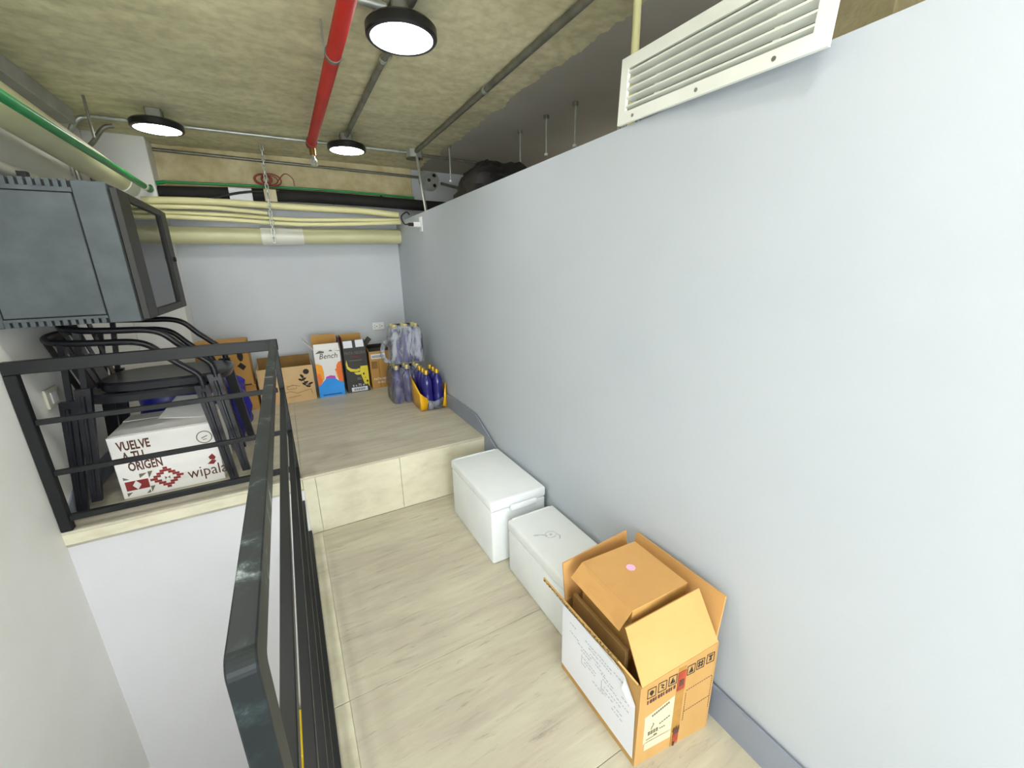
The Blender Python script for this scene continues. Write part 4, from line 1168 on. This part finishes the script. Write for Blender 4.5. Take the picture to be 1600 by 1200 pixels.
# ================================================================== OPEN CARTON IN THE FOREGROUND
A0, B0, C0, D0 = Vector((.784, .637, 0)), Vector((1.100, .600, 0)), Vector((1.118, 1.035, 0)), Vector((.782, 1.040, 0))
A1, B1, C1, D1 = A0 + Vector((0, 0, .342)), B0 + Vector((0, 0, .388)), C0 + Vector((0, 0, .372)), D0 + Vector((0, 0, .338))
ct = thing('carton', 'large open brown carton with a white sheet on its side in the foreground', 'box', (0.945, 0.83, 0))
TH = 0.007
MB().slab([A0, B0, B1, A1], TH).build('front_panel', 'cardboard_near', ct)
MB().slab([B0, C0, C1, B1], TH).build('side_panel', 'cardboard_near', ct)
MB().slab([C0, D0, D1, C1], TH).build('back_panel', 'cardboard_near', ct)
MB().slab([D0, A0, A1, D1], TH).build('side_panel', 'cardboard_near', ct)
MB().hexa([A0 + Vector((.008, .008, 0)), B0 + Vector((-.008, .008, 0)), C0 + Vector((-.008, -.008, 0)), D0 + Vector((.008, -.008, 0)),
           A0 + Vector((.008, .008, .006)), B0 + Vector((-.008, .008, .006)), C0 + Vector((-.008, -.008, .006)), D0 + Vector((.008, -.008, .006))]).build('base', 'cardboard_dark', ct)
# flaps: front one leans back on the inner box, others stand up
def flap(p, q, w, i0, i1, k0, k1, m_):
    """planar flap hinged on p-q, reaching out by w; ends drawn in by i0, i1 (hinge) and k0, k1 (free edge)"""
    e_ = q - p
    u3 = Vector((0, 0, 0.002))
    return MB().slab([p + e_ * i0 + u3, q - e_ * i1 + u3, q - e_ * k1 + w, p + e_ * k0 + w], 0.006).build('flap', m_, ct)
flap(A1, B1, Vector((0, .084, .158)), .015, .012, .01, .045, 'cardboard_orange')
flap(B1, C1, Vector((.034, 0, .155)), .02, .02, .04, .02, 'cardboard_orange')
flap(C1, D1, Vector((0, .022, .160)), .02, .02, .02, .02, 'cardboard_orange')
fl_l = MB().slab([D1 + Vector((-.002, .0, .002)), A1 + Vector((-.002, .012, .002)), Vector((.738, .695, .416)), Vector((.735, 1.112, .412))], 0.006).build('flap', 'cardboard_near', ct)
# fluted raw edge of the left flap
mb = MB()
e0, e1 = Vector((.7385, .697, .4165)), Vector((.7405, 1.113, .4005))
nf = 46
for i in range(nf):
    p = e0.lerp(e1, (i + 0.5) / nf)
    s_ = 0.0042 if i % 2 else 0.0022
    mb.box(p - Vector((s_, 0.0038, 0.002)), p + Vector((s_, 0.0038, 0.004)))
mb.build('fluted_edge', 'corrugation', fl_l)
# white sheet taped over the left side and its flap
off = Vector((-0.0025, 0, 0))
pl = lambda y, z: Vector((.7795 - 0.0 * z, y, z)) + off
ps = MB()
ps.slab([pl(1.036, .034), pl(.642, .036), pl(.648, .262), pl(1.036, .262)], 0.0008)
ps.slab([pl(1.036, .262), pl(.648, .262), pl(.70, .330), pl(1.036, .333)], 0.0008)
hn = (Vector((.736, .695, .414)) - A1)
ps.slab([Vector((.7755, 1.04, .336)), Vector((.7755, .70, .335)), Vector((.7335, .715, .409)), Vector((.7345, 1.112, .396))], 0.0008)
pp = ps.build('paper_sheet', 'paper', ct)
MB().slab([pl(.648, .262) + Vector((-.004, 0, 0)), pl(.664, .245) + Vector((-.006, 0, 0)), pl(.70, .285) + Vector((-.008, 0, 0)), pl(.695, .325) + Vector((-.004, 0, 0))], 0.0008).build('dog_ear', 'paper', pp)
pfm = frame((.7770, 1.036, 0.034), (0, -1, 0), Z)
random.seed(11)
marks = []
for (u, v_, w) in [(.05, .25, .03), (.05, .21, .05), (.10, .20, .07), (.12, .185, .05), (.14, .25, .06), (.16, .235, .05), (.17, .215, .05), (.20, .20, .05), (.21, .255, .07), (.22, .24, .06),
                   (.23, .19, .06), (.24, .175, .07), (.29, .26, .04), (.13, .16, .07), (.14, .145, .06), (.25, .15, .08), (.24, .13, .05), (.30, .12, .04), (.29, .10, .05), (.31, .17, .05), (.19, .11, .05), (.33, .20, .03)]:
    k = 0.0
    while k < w:
        q = random.uniform(.004, .012)
        marks.append(rect(u + k, v_, u + k + q, v_ + .0035))
        k += q + random.uniform(.003, .006)
marks += stroke([(.125, .17), (.125, .13), (.15, .13)], .002) + stroke([(.235, .165), (.235, .12), (.26, .12)], .002)
decal('handwriting', pfm, marks, 'ink_pale', pp, d=0.0008)
# printing on the front panel
u_ = (B0 - A0)
ff = frame(A0, u_, (A1 - A0) + (B1 - B0))
Lw = u_.length
icons = []
for k, u in enumerate((.045, .087, .129, .205, .245, .288)):
    v0 = .300 + u * 0.115
    icons += outline(u - .017, v0 - .020, u + .017, v0 + .020, .0022)
    if k == 0: icons += [disc(u, v0, .009, .010, 6), rect(u - .002, v0 - .012, u + .002, v0)]
    if k == 1: icons += stroke([(u - .008, v0 + .010), (u + .006, v0 + .004), (u - .004, v0 - .003), (u + .008, v0 - .010)], .003)
    if k == 2: icons += [[(u - .011, v0 - .012), (u, v0 + .013), (u + .004, v0 - .012)], [(u + .005, v0 - .012), (u + .004, v0 + .004), (u + .011, v0 - .012)]]
    if k == 3: icons += [[(u - .010, v0 - .012), (u + .002, v0 + .012), (u + .010, v0 - .012)]]
    if k == 4: icons += [rect(u - .008, v0 - .013, u - .004, v0 + .013), rect(u + .004, v0 - .013, u + .008, v0 + .013), rect(u - .011, v0 + .004, u + .011, v0 + .008), rect(u - .011, v0 - .008, u + .011, v0 - .004)]
    if k == 5: icons += [[(u - .012, v0 + .012), (u + .012, v0 + .012), (u + .004, v0 + .004), (u + .006, v0 - .010), (u - .006, v0 - .010), (u - .002, v0 + .004)]]
decal('handling_symbols', ff, icons, 'print_black', ct)
marks = []
for k in range(11):
    u = .030 + k * .0105
    marks.append(rect(u, .258 + u * .115, u + (.008 if k % 3 else .005), .272 + u * .115))
decal('print_line', ff, marks, 'print_brown', ct)
decal('tape', ff, [rect(.150, .0, .184, .352)], 'tape_clear', ct, d=0.0006)
decal('tape_print', ff, [rect(.150, .255, .184, .335), rect(.158, .010, .182, .055)], 'tape_red', ct, d=0.0018)
decal('tape_mark', ff, [rect(.158, .275, .176, .30), rect(.160, .055, .182, .068), [(.154, .068), (.160, .090), (.165, .072), (.170, .092), (.175, .072), (.182, .090), (.184, .068)], rect(.160, .0, .168, .018)], 'print_brown', ct, d=0.0026)
decal('shipping_label', ff, [[(.034, .052), (.146, .052), (.146, .090), (.034, .090)], [(.028, .085), (.146, .0855), (.146, .240), (.028, .205)]], 'paper_cream', ct, d=0.0010)
marks = [rect(.055 + k * .008, .196 + k * .0028, .061 + k * .008, .204 + k * .0028) for k in range(9)]
marks += [rect(.045 + k * .011, .118, .053 + k * .011, .134) for k in range(4)]
marks += stroke([(.056, .140), (.066, .160), (.062, .165)], .003) + [rect(.090 + k * .009, .145 + k * .003, .097 + k * .009, .149 + k * .003) for k in range(5)]
marks += [rect(.092 + k * .009, .122, .098 + k * .009, .126) for k in range(3)] + stroke([(.04, .100), (.085, .104)], .0015) + [rect(.070, .103, .083, .110)]
decal('label_print', ff, marks, 'print_olive', ct, d=0.0022)
dash = [rect(.196 + k * .0095, .235 + k * .0011, .201 + k * .0095, .2368 + k * .0011) for k in range(12)] + [rect(.196 + k * .0095, .14 + k * .0011, .201 + k * .0095, .1418 + k * .0011) for k in range(12)]
dash += [rect(.194, .10 + k * .010, .1958, .105 + k * .010) for k in range(13)] + [rect(.308, .10 + k * .010, .3098, .105 + k * .010) for k in range(15)]
decal('dashed_lines', ff, dash, 'print_brown', ct)
# inner box
ib = thing('carton', 'smaller closed orange-brown carton with a pink sticker packed inside the open carton', 'box', (0.965, 0.86, 0.008))
T = [Vector((.832, .738, .530)), Vector((1.080, .728, .534)), Vector((1.092, .985, .528)), Vector((.842, 1.000, .524))]
Bt = [Vector((.840, .745, .008)), Vector((1.078, .735, .008)), Vector((1.090, .980, .008)), Vector((.846, .995, .008))]
MB().hexa(Bt + T).build('body', 'cardboard', ib)
MB().slab([T[0] + Vector((-.004, -.002, .003)), T[1] + Vector((.0, -.002, .003)), T[2] + Vector((0, 0, .003)), T[3] + Vector((-.004, 0, .003))], 0.003).build('top_flap', 'cardboard_orange', ib)
MB().slab([T[3] + Vector((-.005, 0, .003)), T[3] + Vector((-.050, .010, -.055)), T[0] + Vector((-.042, .012, -.070)), T[0] + Vector((-.005, -.002, .003))], 0.003).build('side_flap', 'cardboard_orange', ib)
fr = frame(T[0] + Vector((0, 0, .0035)), T[1] - T[0], T[3] - T[0])
decal('sticker', fr, [disc(.130, .150, .017)], 'sticker', ib)
t = MB().box((.796, .72, .008), (.812, 1.0, .40), 0.002, 1).build('flattened_carton', 'cardboard_dark')
tag(t, 'flattened piece of brown cardboard tucked in beside the inner carton', 'cardboard')

# ================================================================== finish: to metres
def finish():
    done = set()
    for o in bpy.data.objects:
        o.location = o.location * S
        if o.type == 'MESH' and o.data.name not in done:
            done.add(o.data.name)
            o.data.transform(Matrix.Scale(S, 4))
finish()
